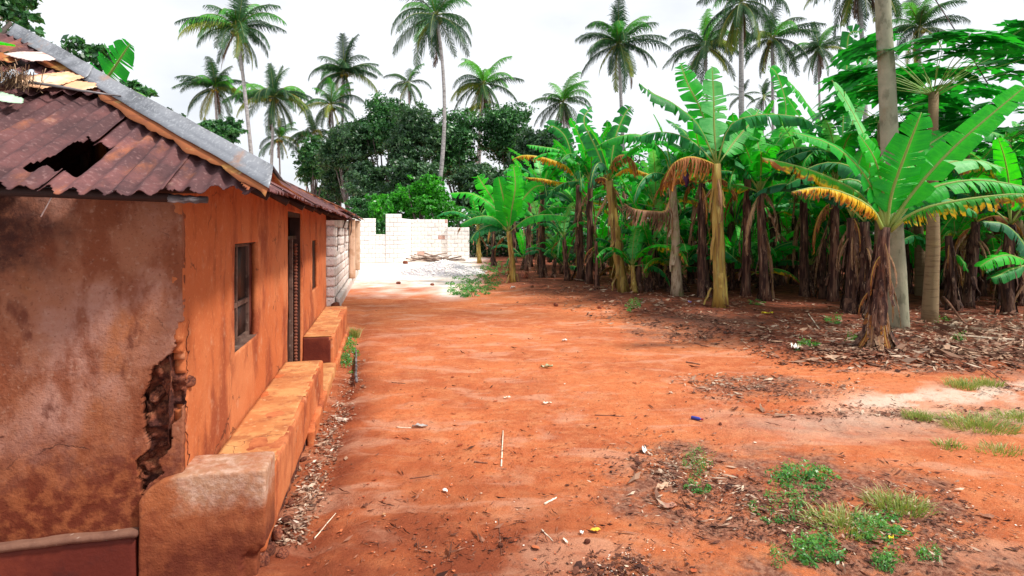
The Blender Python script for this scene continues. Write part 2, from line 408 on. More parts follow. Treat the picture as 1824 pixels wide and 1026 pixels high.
    o = obj('ground', me); tag(o, 'orange red bare earth of the lane and yard', kind='structure')
    return o
build_ground()

# ================================================================ THE ORANGE HOUSE
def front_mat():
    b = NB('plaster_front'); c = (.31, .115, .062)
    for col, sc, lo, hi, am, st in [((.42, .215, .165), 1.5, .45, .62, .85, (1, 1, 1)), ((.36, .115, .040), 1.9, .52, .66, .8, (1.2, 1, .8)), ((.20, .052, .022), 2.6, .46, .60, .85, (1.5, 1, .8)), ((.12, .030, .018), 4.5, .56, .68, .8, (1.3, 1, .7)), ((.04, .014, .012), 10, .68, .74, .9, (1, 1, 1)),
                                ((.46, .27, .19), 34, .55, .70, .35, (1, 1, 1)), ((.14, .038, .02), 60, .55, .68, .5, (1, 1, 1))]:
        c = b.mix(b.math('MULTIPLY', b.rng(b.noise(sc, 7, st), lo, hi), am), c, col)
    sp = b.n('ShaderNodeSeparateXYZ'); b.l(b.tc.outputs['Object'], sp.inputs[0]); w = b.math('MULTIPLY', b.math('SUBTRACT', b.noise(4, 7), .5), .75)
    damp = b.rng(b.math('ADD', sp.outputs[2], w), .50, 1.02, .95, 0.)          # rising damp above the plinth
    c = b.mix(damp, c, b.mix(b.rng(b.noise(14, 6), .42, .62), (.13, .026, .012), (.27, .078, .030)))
    eave_shade = b.math('MULTIPLY', b.rng(b.math('ADD', sp.outputs[2], w), 1.50, 1.80), b.rng(b.math('ADD', sp.outputs[0], w), -.80, -.42, .92, 0.))   # shade under the eave, painted dark into the upper left plaster
    c = b.mix(b.math('MULTIPLY', eave_shade, b.rng(b.noise(13, 8, rough=.75), .30, .56, .45, 1.)), c, (.040, .014, .012))
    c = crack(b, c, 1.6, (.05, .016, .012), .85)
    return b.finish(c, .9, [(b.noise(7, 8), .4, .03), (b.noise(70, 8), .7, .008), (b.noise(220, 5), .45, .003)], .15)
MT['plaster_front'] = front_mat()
_unused = (lambda *a, **k: None)('plaster', (.40, .185, .115), [
    ((.50, .27, .19), 1.6, .42, .62, .75), ((.34, .105, .045), 2.4, .45, .60, .85, (1.6, 1, .7)), ((.18, .05, .03), 4.5, .55, .68, .8, (1.3, 1, .6)),
    ((.06, .02, .016), 9, .66, .74, .9), ((.58, .36, .26), 30, .56, .70, .35), ((.20, .055, .03), 55, .56, .68, .45)], bump=((7, .35, .03), (70, .6, .008), (220, .4, .003)))
_ps = lambda m: m
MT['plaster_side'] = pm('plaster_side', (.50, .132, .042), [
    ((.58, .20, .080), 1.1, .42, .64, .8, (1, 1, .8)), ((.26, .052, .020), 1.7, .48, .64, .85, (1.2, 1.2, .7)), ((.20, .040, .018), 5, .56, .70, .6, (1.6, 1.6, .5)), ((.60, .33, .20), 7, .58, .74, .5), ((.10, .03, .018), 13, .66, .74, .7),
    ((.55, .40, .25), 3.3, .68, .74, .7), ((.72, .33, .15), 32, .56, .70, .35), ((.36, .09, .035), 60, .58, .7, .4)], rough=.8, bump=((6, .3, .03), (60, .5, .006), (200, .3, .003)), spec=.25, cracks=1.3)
MT['bench_top'] = pm('bench_top', (.50, .185, .065), [
    ((.68, .34, .13), 3, .42, .62, .8, (1, 1.5, 1)), ((.36, .11, .04), 5, .50, .66, .8), ((.22, .07, .03), 12, .62, .72, .6), ((.80, .50, .26), 22, .56, .7, .4)], rough=.75, bump=((12, .4, .015), (80, .5, .005)), cracks=2.2)
MT['bench_end'] = pm('bench_end', (.24, .065, .028), [((.15, .028, .014), 2.6, .40, .58, .95), ((.38, .15, .07), 1.9, .50, .66, .7), ((.50, .30, .22), 4.5, .60, .70, .6), ((.14, .035, .02), 7, .60, .70, .6), ((.45, .20, .12), 60, .56, .7, .3)], rough=.8, bump=((9, .4, .02), (80, .6, .006)))
MT['armrest'] = pm('armrest', (.52, .30, .21), [((.62, .47, .39), 5, .42, .62, .8), ((.40, .14, .06), 3.5, .50, .66, .8), ((.26, .10, .06), 22, .56, .7, .6)], bump=((14, .5, .012), (90, .7, .005)))
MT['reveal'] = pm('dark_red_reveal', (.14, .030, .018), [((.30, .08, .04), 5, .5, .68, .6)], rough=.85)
MT['plinth'] = pm('plinth_red', (.11, .016, .009), [((.19, .035, .016), 3, .45, .65, .8), ((.06, .012, .01), 5, .55, .7, .7)], rough=.7)
MT['mudcore'] = pm('mud_core', (.30, .085, .042), [((.05, .013, .011), 6, .44, .58, .9), ((.46, .18, .09), 10, .55, .68, .8)], bump=((14, 1., .05), (50, .8, .02)))
MT['stone_red'] = pm('rubble_stone', (.30, .090, .045), [((.10, .025, .018), 5, .42, .6, .9), ((.52, .28, .20), 8, .58, .7, .7)], bump=((12, .8, .03), (60, .5, .01)), rand=.4)
MT['darkwood'] = pm('dark_wood', (.035, .014, .010), [((.10, .05, .04), 8, .5, .7, .6, (1, 1, .3))], rough=.7)
MT['frame'] = pm('window_frame_wood', (.15, .085, .065), [((.05, .025, .02), 7, .45, .62, .8), ((.42, .32, .27), 12, .56, .7, .6)], rough=.75)
MT['pane'] = pm('dusty_pane', (.020, .007, .006), [((.06, .022, .016), 5, .45, .7, .7)], rough=.6, bump=(), spec=.5)
MT['greypole'] = pm('weathered_pole', (.22, .19, .19), [((.04, .025, .025), 6, .42, .58, .9, (.5, 1, 1)), ((.5, .46, .46), 14, .6, .7, .6, (.3, 1, 1))], rough=.6, bump=((30, .6, .01, (.3, 1, 1)),))
MT['rust'] = pm('rusty_sheet', (.085, .034, .036), [
    ((.18, .065, .062), 3, .42, .62, .8), ((.38, .12, .045), 2.1, .54, .68, .85, (1.5, .5, 1)), ((.42, .24, .18), 6, .62, .74, .7), ((.055, .020, .022), 5, .52, .66, .75), ((.34, .19, .18), 45, .54, .70, .5), ((.05, .02, .02), 90, .56, .68, .5)],
    rough=.75, bump=((90, .5, .004), (16, .2, .01)), spec=.35, rand=.18)
MT['rust_orange'] = pm('orange_rust', (.34, .105, .035), [((.60, .34, .09), 5, .52, .68, .8), ((.22, .06, .03), 6, .50, .64, .8), ((.60, .55, .20), 9, .60, .72, .6)], rough=.75, bump=((60, .5, .004),))
MT['galv'] = pm('galvanised_cap', (.27, .28, .31), [((.10, .105, .12), 3, .45, .62, .8), ((.52, .54, .56), 60, .52, .66, .5), ((.40, .22, .14), 5, .56, .70, .75), ((.14, .10, .10), 7, .64, .74, .6)], rough=.5, bump=((120, .3, .003), (5, .3, .02)), metal=.25, spec=.5)
MT['galv_blue'] = pm('galvanised_scrap', (.48, .55, .62), [((.30, .33, .38), 5, .45, .62, .8), ((.40, .2, .12), 6, .6, .7, .7)], rough=.5, metal=.2)
MT['sheet_pink'] = pm('faded_pink_sheet', (.72, .55, .50), [((.46, .20, .14), 7, .50, .66, .8), ((.85, .76, .72), 4, .5, .66, .7), ((.16, .07, .05), 11, .62, .70, .8)], rough=.7)
MT['sheet_orange'] = pm('faded_orange_sheet', (.74, .40, .22), [((.84, .66, .46), 6, .46, .64, .8), ((.36, .12, .06), 8, .56, .68, .8)], rough=.7)
MT['straw'] = pm('dry_straw', (.34, .22, .13), [((.12, .06, .04), 8, .45, .6, .8)], rough=.9)

house = empty('orange_house', HOUSE, HRZ, 'low orange plastered house with torn rusty hip roof and a gaping corner crack', 'house')

# front wall plaster with the crack at the corner
hole_px = [(323, 572), (317, 586), (312, 606), (298, 626), (290, 640), (280, 646), (268, 668), (262, 690), (247, 708), (246, 724), (250, 740), (256, 752), (253, 778), (256, 800), (250, 822), (247, 846), (244, 866), (243, 884),
           (250, 888), (256, 868), (270, 856), (290, 838), (291, 814), (301, 792), (301, 776), (309, 758), (316, 742), (317, 724), (345, 708), (350, 640), (345, 572)]
hole = [front_uv(*p) for p in hole_px]
def fkeep(u, w):
    jx = .05*(fbm(u*9, w*9, 0, 5, 5)-.5)*2; jy = .04*(fbm(u*9, w*9, 0, 6, 5)-.5)*2
    return ~inpoly(u+jx, w+jy, hole)
def fdisp(u, w): return -.012*(fbm(u*2.2, w*2.2, 0, 21)-.5)*2-.004*(fbm(u*14, w*14, 0, 22)-.5)*2
def solid(o, t, off=-1):
    m = o.modifiers.new('thickness', 'SOLIDIFY'); m.thickness = t; m.offset = off; return o
V, F = panel(-1.6, 0, .30, 2.12, .0066, fkeep, fdisp, lambda u, w, o: (u, o, w))
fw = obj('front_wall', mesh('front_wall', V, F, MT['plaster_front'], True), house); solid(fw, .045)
tag(fw, 'mottled brown pink plaster front wall, cracked open down its right edge')
V, F = rough_box((-3.9, .012, .0), (-1.6, .26, 2.20), .25, 0, .004)
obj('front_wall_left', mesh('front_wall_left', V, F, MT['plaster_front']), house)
# mud core seen through the crack
def cdisp(u, w): return .070+.075*(fbm(u*8, w*13, 0, 31)-.5)*2+.03*(fbm(u*26, w*34, 0, 32)-.5)*2
V, F = panel(-.55, .0, .15, 1.75, .009, lambda u, w: np.ones(u.shape, bool), cdisp, lambda u, w, o: (u, o, w))
obj('mud_core', mesh('mud_core', V, F, MT['mudcore'], True), house)
V, F = rough_box((-1.58, .16, .0), (-.06, .28, 2.12), .2, 0, .01)
obj('inner_wall', mesh('inner_wall', V, F, MT['mudcore']), house)
stones = [stone_mesh('stone', MT['stone_red'], s) for s in range(4)]
for i, (px, py, s) in enumerate([(300, 690, .10), (276, 706, .085), (318, 684, .09), (262, 728, .07), (290, 730, .08), (270, 752, .075), (292, 758, .06), (266, 782, .07), (284, 796, .06), (262, 812, .065), (276, 830, .05), (258, 846, .045), (310, 708, .075), (300, 660, .07), (284, 672, .06), (318, 640, .06), (274, 772, .05)]):
    u, w = front_uv(px, py, .05)
    rr = random.Random(i)
    obj('rubble_stone', stones[i % 4], house, (u, .095+.02*rr.random(), w), (rr.random()*3, rr.random()*3, rr.random()*3), (s*rr.uniform(.8, 1.5), s*.8, s*rr.uniform(.5, .9)))

# side wall with openings
WIN = [(1.09, 1.88, 1.00, 1.79), (3.40, 4.56, .12, 2.12), (5.74, 6.42, .95, 1.74)]
WIN = [(round(a/.02)*.02, round(b/.02)*.02, round(c/.02)*.02, round(d/.02)*.02) for a, b, c, d in WIN]
def skeep(u, w):
    k = np.ones(u.shape, bool)
    for a, b, c, d in WIN: k &= ~((u > a) & (u < b) & (w > c) & (w < d))
    e = .03+.07*np.exp(-((w-1.03)/.13)**2)+.05*(fbm(u*10, w*16, 0, 8)-.5)
    k &= ~((w > .62) & (w < 1.30) & (u < e))
    return k
def sdisp(u, w): return .014*(fbm(u*1.6, w*1.6, 0, 23)-.5)*2+.004*(fbm(u*9, w*9, 0, 24)-.5)*2
V, F = panel(0, 7.8, 0, 2.24, .02, skeep, sdisp, lambda u, w, o: (o, u, w))
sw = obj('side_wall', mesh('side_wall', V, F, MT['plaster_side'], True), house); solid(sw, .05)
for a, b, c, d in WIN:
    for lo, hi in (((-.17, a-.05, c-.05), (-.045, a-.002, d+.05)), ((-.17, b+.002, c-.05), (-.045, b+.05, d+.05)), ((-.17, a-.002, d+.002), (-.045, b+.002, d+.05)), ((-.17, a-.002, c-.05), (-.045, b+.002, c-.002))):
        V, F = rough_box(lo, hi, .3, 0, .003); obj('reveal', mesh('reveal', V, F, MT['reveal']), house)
V, F = panel(.01, .34, .15, 1.7, .02, lambda u, w: np.ones(u.shape, bool), lambda u, w: -.062+.02*(fbm(u*9, w*9, 0, 35)-.5)*2, lambda u, w, o: (o, u, w))
obj('mud_core', mesh('mud_core', V, F, MT['mudcore'], True), house)
V, F = rough_box((-.15, .30, .0), (-.08, 1.03, 2.2), .3, 0, .01); obj('inner_wall', mesh('inner_wall', V, F, MT['mudcore']), house)
tag(sw, 'bright orange plastered long wall')
V, F = rough_box((-3.9, 7.5, .0), (-.18, 7.78, 2.3), .4, 0, .01); obj('back_wall', mesh('back_wall', V, F, MT['plaster_side']), house)
V, F = rough_box((-3.9, .27, .0), (-3.72, 7.49, 2.3), .4, 0, .01); obj('left_wall', mesh('left_wall', V, F, MT['plaster_side']), house)
V, F = rough_box((-2.1, .30, 0), (-1.98, 7.48, 2.3), .4, 0, .01); obj('partition_wall', mesh('partition_wall', V, F, MT['mudcore']), house)
V, F = rough_box((-3.7, .29, .05), (-.19, 7.48, .10), .4, 0, .01); obj('floor', mesh('floor', V, F, MT['mudcore']), house)

def bx(lo, hi, r=.004): return (lambda q: (q[0].tolist(), q[1].tolist()))(rough_box(lo, hi, 10, 0, r))
def mbox(name, boxes, mat, parent):
    V, F, _ = merge([bx(*b) for b in boxes]); return obj(name, mesh(name, V, F, mat), parent)
# window
a, b, c, d = WIN[0]
w_ = mbox('window', [((-.12, a-.0, c-.0), (-.07, a+.035, d)), ((-.12, b-.035, c), (-.07, b, d)), ((-.12, a+.035, d-.035), (-.07, b-.035, d)), ((-.12, a+.035, c), (-.07, b-.035, c+.04)),
                     ((-.118, (a+b)/2-.017, c+.04), (-.074, (a+b)/2+.017, d-.035)), ((-.121, a+.035, c+.29), (-.071, (a+b)/2-.017, c+.33)), ((-.121, (a+b)/2+.017, c+.29), (-.071, b-.035, c+.33))], MT['frame'], house)
tag(w_, 'small casement window with brown weathered frame and dark panes')
mm = (a+b)/2
for (y0, y1, z0, z1) in ((a+.035, mm-.017, c+.04, c+.29), (mm+.017, b-.035, c+.04, c+.29), (a+.035, mm-.017, c+.33, d-.035), (mm+.017, b-.035, c+.33, d-.035)):
    V, F = rough_box((-.10, y0, z0), (-.094, y1, z1), 1, 0, .001); obj('pane', mesh('pane', V, F, MT['pane']), w_)
mbox('window_sill', [((-.16, a+.002, c-.001), (-.012, b-.002, c+.004))], MT['frame'], house)
mbox('lintel', [((-.165, a+.002, d-.012), (-.02, b-.002, d-.001))], MT['darkwood'], house)
# door
a, b, c, d = WIN[1]
dr = mbox('door_frame', [((-.15, a, .10), (-.02, a+.05, d)), ((-.15, b-.05, .10), (-.02, b, d)), ((-.15, a+.05, d-.06), (-.02, b-.05, d)), ((-.14, a+.05, 1.78), (-.06, b-.05, 1.83))], MT['darkwood'], house)
mbox('door', [((-.10, a+.06, .14), (-.06, a+.46, 1.77)), ((-.06, a+.10, .30), (-.05, a+.42, .85)), ((-.06, a+.10, 1.0), (-.05, a+.42, 1.6))], MT['darkwood'], house)
mbox('door_post', [((-.05, a+.42, .12), (-.01, a+.47, 1.80))], MT['frame'], house)
pts = []; NB_ = 40
V, F, U = merge([tube([(-.02, a+.72, .14+i*.04), (-.02, a+.72, .155+i*.04), (-.02, a+.72, .178+i*.04)], [.016, .030, .016], 8) for i in range(NB_)])
obj('ribbed_rod', mesh('ribbed_rod', V, F, pm('ribbed_rod', (.22, .07, .04), [((.06, .02, .015), 10, .45, .6, .8)]), True), house)
a, b, c, d = WIN[2]
mbox('shutter', [((-.10, a+.002, c+.002), (-.045, b-.002, d-.002)), ((-.045, a+.30, c+.01), (-.038, a+.34, d-.01))], MT['darkwood'], house)

# benches
def rb(name, lo, hi, mat, res=.03, amp=.008, r=.02, freq=6, seed=0, parent=house):
    V, F = rough_box(lo, hi, res, amp, r, freq, seed); return obj(name, mesh(name, V, F, mat, True), parent)
b1 = rb('bench', (.0, .08, .07), (.40, 3.22, .455), MT['plaster_side'], .022, .011, .022, 5, 3); tag(b1, 'long plastered bench below the window')
V, F = panel(.012, .392, .10, 3.20, .02, lambda u, w: (u < .38+.03*(fbm(u*8, w*11, 0, 77)-.5)), lambda u, w: .458+.004*fbm(u*5, w*5, 0, 4)+.010*(fbm(u*5, w*5, 0, 9)-.5), lambda u, w, o: (u, w, o))
o = obj('bench_top', mesh('bench_top', V, F, MT['bench_top'], True), house); solid(o, .012)
rb('bench_base', (.0, .12, -.05), (.375, 3.2, .09), MT['mudcore'], .03, .03, .02, 9, 5)
b2 = rb('bench', (.0, 4.60, .05), (.40, 7.65, .475), MT['plaster_side'], .03, .014, .025, 5, 8); tag(b2, 'second plastered bench beyond the door with crumbling edge')
V, F = panel(.012, .395, 4.60, 7.62, .02, lambda u, w: (u < .385-.07*sstep(fbm(u*3, w*5, 0, 78), .5, .6)), lambda u, w: .480+.010*(fbm(u*6, w*6, 0, 9)-.5), lambda u, w, o: (u, w, o))
o = obj('bench_top', mesh('bench_top', V, F, MT['bench_top'], True), house); solid(o, .014)
V, F = panel(.004, .36, .08, .46, .02, lambda u, w: (u+w*.5 < .56) | (w < .3), lambda u, w: 0*u, lambda u, w, o: (u, 4.585+o, w))
o = obj('bench_end_panel', mesh('bench_end_panel', V, F, MT['plinth'], True), house); solid(o, .01)
rb('door_step', (.0, 3.23, -.05), (.435, 4.58, .12), MT['bench_top'], .03, .012, .02, 6, 12)
rb('foundation_ledge', (.385, 1.95, -.05), (.445, 3.22, .115), MT['plaster_side'], .02, .02, .01, 9, 14)
rb('foundation_ledge', (.385, 4.59, -.05), (.445, 7.6, .10), MT['plaster_side'], .03, .02, .01, 9, 15)
# end of the bench facing the camera: skirt, armrest and the broken corner
def poly_prism(poly, y0, y1, res, mat, name, amp=.01, seed=0):
    xs = [p[0] for p in poly]; zs = [p[1] for p in poly]
    def kp(u, w):
        j = .012*(fbm(u*20, w*20, 0, seed)-.5)*2; return inpoly(u+j, w+j, poly)
    V, F = panel(min(xs), max(xs), min(zs), max(zs), res, kp, lambda u, w: amp*(fbm(u*5, w*5, 0, seed+3)-.5)*2, lambda u, w, o: (u, y0+o, w))
    o = obj(name, mesh(name, V, F, mat, True), house); solid(o, y1-y0); return o
ax0 = front_uv(246, 900, -.035)[0]; ax1 = front_uv(470, 850, -.075)[0]
def arm_mat():
    b = NB('armrest'); c = (.36, .110, .042)
    for col, sc, lo, hi, am in [((.20, .046, .020), 2.6, .44, .62, .9), ((.46, .18, .080), 3.2, .52, .68, .7), ((.12, .030, .018), 8, .60, .70, .6), ((.45, .20, .12), 60, .56, .7, .3)]:
        c = b.mix(b.math('MULTIPLY', b.rng(b.noise(sc, 7), lo, hi), am), c, col)
    sp = b.n('ShaderNodeSeparateXYZ'); b.l(b.tc.outputs['Object'], sp.inputs[0]); w = b.math('MULTIPLY', b.math('SUBTRACT', b.noise(6, 7), .5), .45)
    c = b.mix(b.rng(b.math('ADD', sp.outputs[2], w), .12, .46, .92, 0.), c, b.mix(b.rng(b.noise(9, 7), .4, .62), (.11, .022, .012), (.20, .052, .022)))
    lime = b.math('MULTIPLY', b.math('MULTIPLY', b.rng(b.math('ADD', sp.outputs[2], w), .37, .55), b.rng(b.math('ADD', sp.outputs[0], w), -.06, .06)), b.rng(b.noise(5, 7), .34, .62, .3, .9))     # old limewash left on the upper part
    c = b.mix(lime, c, b.mix(b.rng(b.noise(22, 6), .4, .64), (.42, .24, .15), (.56, .38, .29)))
    return b.finish(c, .85, [(b.noise(9, 7), .5, .03), (b.noise(80, 7), .7, .006)], .2)
V, F = rough_box((ax0, -.040, -.05), (ax1, .24, .575), .009, .006, .014, 7, 61)
pr = np.array([front_uv(*p, -.035) for p in [(246, 896), (252, 886), (264, 872), (288, 856), (318, 846)]])
top_ = np.where(V[:, 0] < pr[-1, 0], np.interp(V[:, 0], pr[:, 0], pr[:, 1]), pr[-1, 1]+(V[:, 0]-pr[-1, 0])/(ax1-pr[-1, 0])*-.012)+.008*(fbm(V[:, 0]*14, 0, 0, 9)-.5)
V[:, 2] = np.where(V[:, 2] > 0, V[:, 2]*top_/.575, V[:, 2])
V[:, 1] -= .005*(fbm(V[:, 0]*3, V[:, 2]*3, 0, 44)-.5)*2
k_ = sstep(.19-V[:, 2]+.10*(fbm(V[:, 0]*14, V[:, 1]*14, V[:, 2]*14, 4)-.5), 0, .10)*sstep(V[:, 0]-(ax1-.14)+.08*(fbm(V[:, 2]*16, 0, 0, 5)-.5), 0, .10)
V[:, 0] -= k_*.05; V[:, 1] += k_*.03*(V[:, 1] < .05)
o = obj('armrest', mesh('armrest', V, F, arm_mat(), True), house); tag(o, 'worn armrest block with old limewash at the near end of the bench')
rb('plinth', (-3.9, -.03, -.1), (front_uv(241, 950, -.03)[0], .02, .300), MT['plinth'], .03, .008, .01, 4, 71)
rb('plinth_ledge', (-3.9, -.05, .300), (front_uv(243, 945, -.05)[0], .03, .335), pm('pale_ledge', (.20, .095, .062), [((.12, .05, .035), 5, .42, .6, .8), ((.55, .42, .34), 14, .60, .70, .7)], bump=((40, .6, .006),)), .02, .010, .01, 6, 72)
for i, (px, py, s) in enumerate([(500, 960, .10), (488, 985, .08), (515, 930, .07), (524, 900, .06), (545, 820, .06), (560, 770, .05), (470, 1005, .10), (578, 735, .045), (552, 790, .05), (510, 990, .06)]):
    g = gpt(px, py); l = HMI @ g; rr = random.Random(i+50)
    obj('rubble_stone', stones[i % 4], house, (l.x-.02, l.y, l.z+s*.2), (rr.random()*3, rr.random()*3, rr.random()*3), (s, s*.9, s*.6))

# ---- roof
EX, EY, EZ = .45, -.25, 2.115; SL = .564; RX = -1.94; YB = 8.3
def zf(y): return EZ+SL*(y-EY)           # front slope height
def zs_(x): return EZ+SL*(EX-x)          # side slope height
def roof_uv(px, py):
    o, d = ray_local(px, py); t = (zf(o.y)-o.z)/(d.z-SL*d.y); p = o+d*t; return p.x, p.y
hole_r = [roof_uv(*p) for p in [(40, 312), (60, 300), (95, 283), (150, 262), (158, 253), (165, 258), (175, 259), (205, 266), (200, 272), (187, 280), (184, 288), (172, 296), (160, 306), (140, 315), (118, 315), (98, 311), (84, 310), (60, 314)]]
PITCH = .098
def sheet(name, x0, x1, y0, y1, lift, mat, seed, jag=.02, tear=None, wave=.0140, phase=0., tilt=0.):
    def keep(u, w):
        k = (w-EY) < (EX-u)+.01                       # right hip
        k &= (w-EY) < (u-(2*RX-EX))+.01               # left hip
        e = y0+jag*(fbm(u*5, seed*3., 0, seed)*1.2+.8*fbm(u*28, seed*3., 0, seed+5)-.6)*2
        k &= (w > e)
        if tear is not None: k &= ~inpoly(u+.012*(fbm(u*30, w*30, 0, 9)-.5), w+.012*(fbm(u*30, w*30, 0, 19)-.5), tear)
        return k
    def disp(u, w):
        return lift+wave*np.sin(2*PI*u/PITCH+phase)+.016*(fbm(u*2.5, w*2.2, 0, seed)-.5)*2+tilt*(w-y0)+.004*(fbm(u*14, w*10, 0, seed+1)-.5)
    V, F = panel(x0, x1, y0-.03, y1, .011, keep, disp, lambda u, w, o: (u, w, EZ+SL*(w-EY)+o))
    if len(F) == 0: return None
    o = obj(name, mesh(name, V, F, mat, True), house); solid(o, .003); return o
def ux(px, py): return roof_uv(px, py)[0]
x_seam = ux(300, 320)
sheet('roof_sheet', x_seam-.02, EX, EY-.07, EY+1.0, .006, MT['rust'], 101, .05)
sheet('roof_sheet', ux(205, 345), x_seam+.03, EY-.13, EY+1.15, .022, MT['rust'], 102, .02, hole_r)
sheet('roof_sheet', ux(60, 345), ux(205, 345)+.03, EY-.10, EY+1.12, .008, MT['rust'], 103, .03, hole_r)
sheet('roof_sheet', ux(0, 330)-.45, ux(60, 345)+.03, EY-.08, EY+1.14, .024, MT['rust'], 104, .03, hole_r)
sheet('roof_sheet', -2.2, ux(0, 330)-.42, EY, EY+1.14, .008, MT['rust'], 105, .03)
sheet('roof_sheet', -3.1, -2.17, EY, EY+1.14, .022, MT['rust'], 106, .03)
sheet('roof_sheet', -4.4, -3.07, EY, EY+1.14, .008, MT['rust'], 107, .03)
for i, (a_, b_, lf) in enumerate([(-.55, .10, .040), (-1.20, -.52, .055), (-1.85, -1.17, .042), (-2.6, -1.82, .055), (-3.6, -2.57, .042)]):
    sheet('roof_sheet', a_, b_, EY+1.02, EY+1.85, lf, MT['rust'], 120+i, .04)
for i, (a_, b_, lf) in enumerate([(-1.60, -.8, .075), (-2.35, -1.57, .088), (-3.3, -2.32, .075)]):
    sheet('roof_sheet', a_, b_, EY+1.72, EY+2.5, lf, MT['rust'], 130+i, .03)
# scraps laid on the roof
def scrap(name, pxs, lift, mat, seed, wave=.0):
    poly = [roof_uv(*p) for p in pxs]; xs = [p[0] for p in poly]; ys = [p[1] for p in poly]
    V, F = panel(min(xs), max(xs), min(ys), max(ys), .012, lambda u, w: inpoly(u+.02*(fbm(u*18, w*18, 0, seed)-.5), w+.02*(fbm(u*18, w*18, 0, seed+2)-.5), poly),
                 lambda u, w: lift+.02*(fbm(u*6, w*6, 0, seed)-.5)+wave*np.sin(2*PI*u/PITCH), lambda u, w, o: (u, w, EZ+SL*(w-EY)+o))
    if len(F): o = obj(name, mesh(name, V, F, mat, True), house); solid(o, .003); return o
scrap('roof_patch', [(8, 128), (40, 122), (75, 124), (98, 138), (85, 141), (55, 141), (20, 134)], .13, MT['sheet_pink'], 201)
scrap('roof_patch', [(28, 170), (70, 160), (120, 155), (150, 165), (110, 178), (75, 188), (40, 180)], .105, MT['sheet_orange'], 202)
scrap('roof_patch', [(108, 182), (130, 168), (168, 174), (172, 180), (140, 187)], .095, MT['sheet_orange'], 203)
scrap('roof_patch', [(-30, 168), (0, 156), (60, 157), (68, 160), (30, 170), (0, 178), (-30, 180)], .115, MT['galv_blue'], 204, .010)
scrap('roof_patch', [(-30, 118), (25, 122), (90, 120), (60, 131), (0, 136), (-30, 136)], .10, MT['rust_orange'], 205, .010)
scrap('roof_patch', [(-20, 196), (0, 192), (40, 204), (42, 214), (10, 212), (-20, 208)], .10, pm('pale_green_sheet', (.42, .60, .42), [((.7, .7, .6), 6, .5, .6, .7)]), 206)
# hip cap with its rusty flashing
def hip_pt(s, side, w, h):
    # point on the right hip line, offset w metres down the front (side 0) or the side slope (side 1)
    x, y = EX-s, EY+s
    if side == 0: return (x-w*.0, y-w, zf(y-w)+h)
    return (x+w, y, zs_(x+w)+h)
def cap(name, s0, s1, h, w0, w1, mat, seed, rag=.0):
    V = []; F = []; n = max(2, int((s1-s0)/.03)); prof = [(0, w0, h), (0, w0*.55, h+.010), (0, .045, h+.018), (0, .0, h+.058), (1, .045, h+.018), (1, w1, h)]
    for i in range(n+1):
        s = s0+(s1-s0)*i/n
        for k, (sd_, w, hh) in enumerate(prof):
            j = rag*(float(fbm(s*9, k*2., 0, seed))-.5)*2 if k in (0, 5) else 0
            V.append(hip_pt(s, sd_, w+j, hh+.016*(float(fbm(s*4, k*1.3, 0, seed+1))-.5)))
    m = len(prof)
    for i in range(n):
        for k in range(m-1): F.append((i*m+k, (i+1)*m+k, (i+1)*m+k+1, i*m+k+1))
    o = obj(name, mesh(name, V, F, mat, True), house); solid(o, .004); return o
cap('hip_flashing', -.05, 2.36, .055, .150, .15, MT['rust_orange'], 301, .05)
sm = 1.36
cap('hip_cap', -.06, sm+.05, .082, .105, .085, MT['galv'], 302, .006)
cap('hip_cap', sm, 2.38, .098, .100, .085, MT['galv'], 303, .006)
# curled orange flap at the eave corner
scrap('torn_flap', [(400, 300), (440, 320), (466, 336), (455, 345), (440, 356), (433, 345), (425, 338), (395, 312), (385, 300)], .05, MT['rust_orange'], 305)
# side slope and far slopes
def side_sheet(y0, y1, lift, seed, mat):
    def keep(u, w):
        k = (u-EY) > (EX-w)-.01
        e = EX+.05*(fbm(u*4, 1., 0, seed)*1.3-.4)+.05*(fbm(u*20, 1., 0, seed+4)-.5)
        return k & (w < e)
    V, F = panel(y0, y1, RX, EX+.1, .022, keep, lambda u, w: lift+.012*np.sin(2*PI*u/PITCH)+.03*(fbm(u*1.3, w*1.3, 0, seed)-.5), lambda u, w, o: (w, u, EZ+SL*(EX-w)+o))
    o = obj('roof_sheet', mesh('roof_sheet', V, F, mat, True), house); solid(o, .004)
yy = EY
for i in range(11):
    side_sheet(yy-.03, min(yy+.80, YB), .006+.016*(i % 2), 140+i, MT['rust']); yy += .78
    if yy > YB-.1: break
V, F = panel(0, 1, 0, 1, .25, lambda u, w: np.ones(u.shape, bool), lambda u, w: 0*u, lambda u, w, o: (RX-u*(2.4), 2.0+w*(YB-2.0), EZ+SL*(EX-RX)-SL*u*2.4))
o = obj('roof_sheet', mesh('roof_sheet', V, F, MT['rust']), house); solid(o, .01)
V = [(RX, EY+EX-RX, zs_(RX)), (2*RX-EX, EY, EZ), (2*RX-EX, 2.4, EZ), (RX, 2.4, zs_(RX))]
o = obj('roof_sheet', mesh('roof_sheet', V, [(0, 1, 2, 3)], MT['rust']), house); solid(o, .01)
V = [(EX, YB-.15, EZ-.02), (RX, YB-.15, zs_(RX)-.03), (2*RX-EX, YB-.15, EZ-.02)]
o = obj('gable', mesh('gable', V, [(0, 1, 2)], MT['darkwood']), house); solid(o, .02)
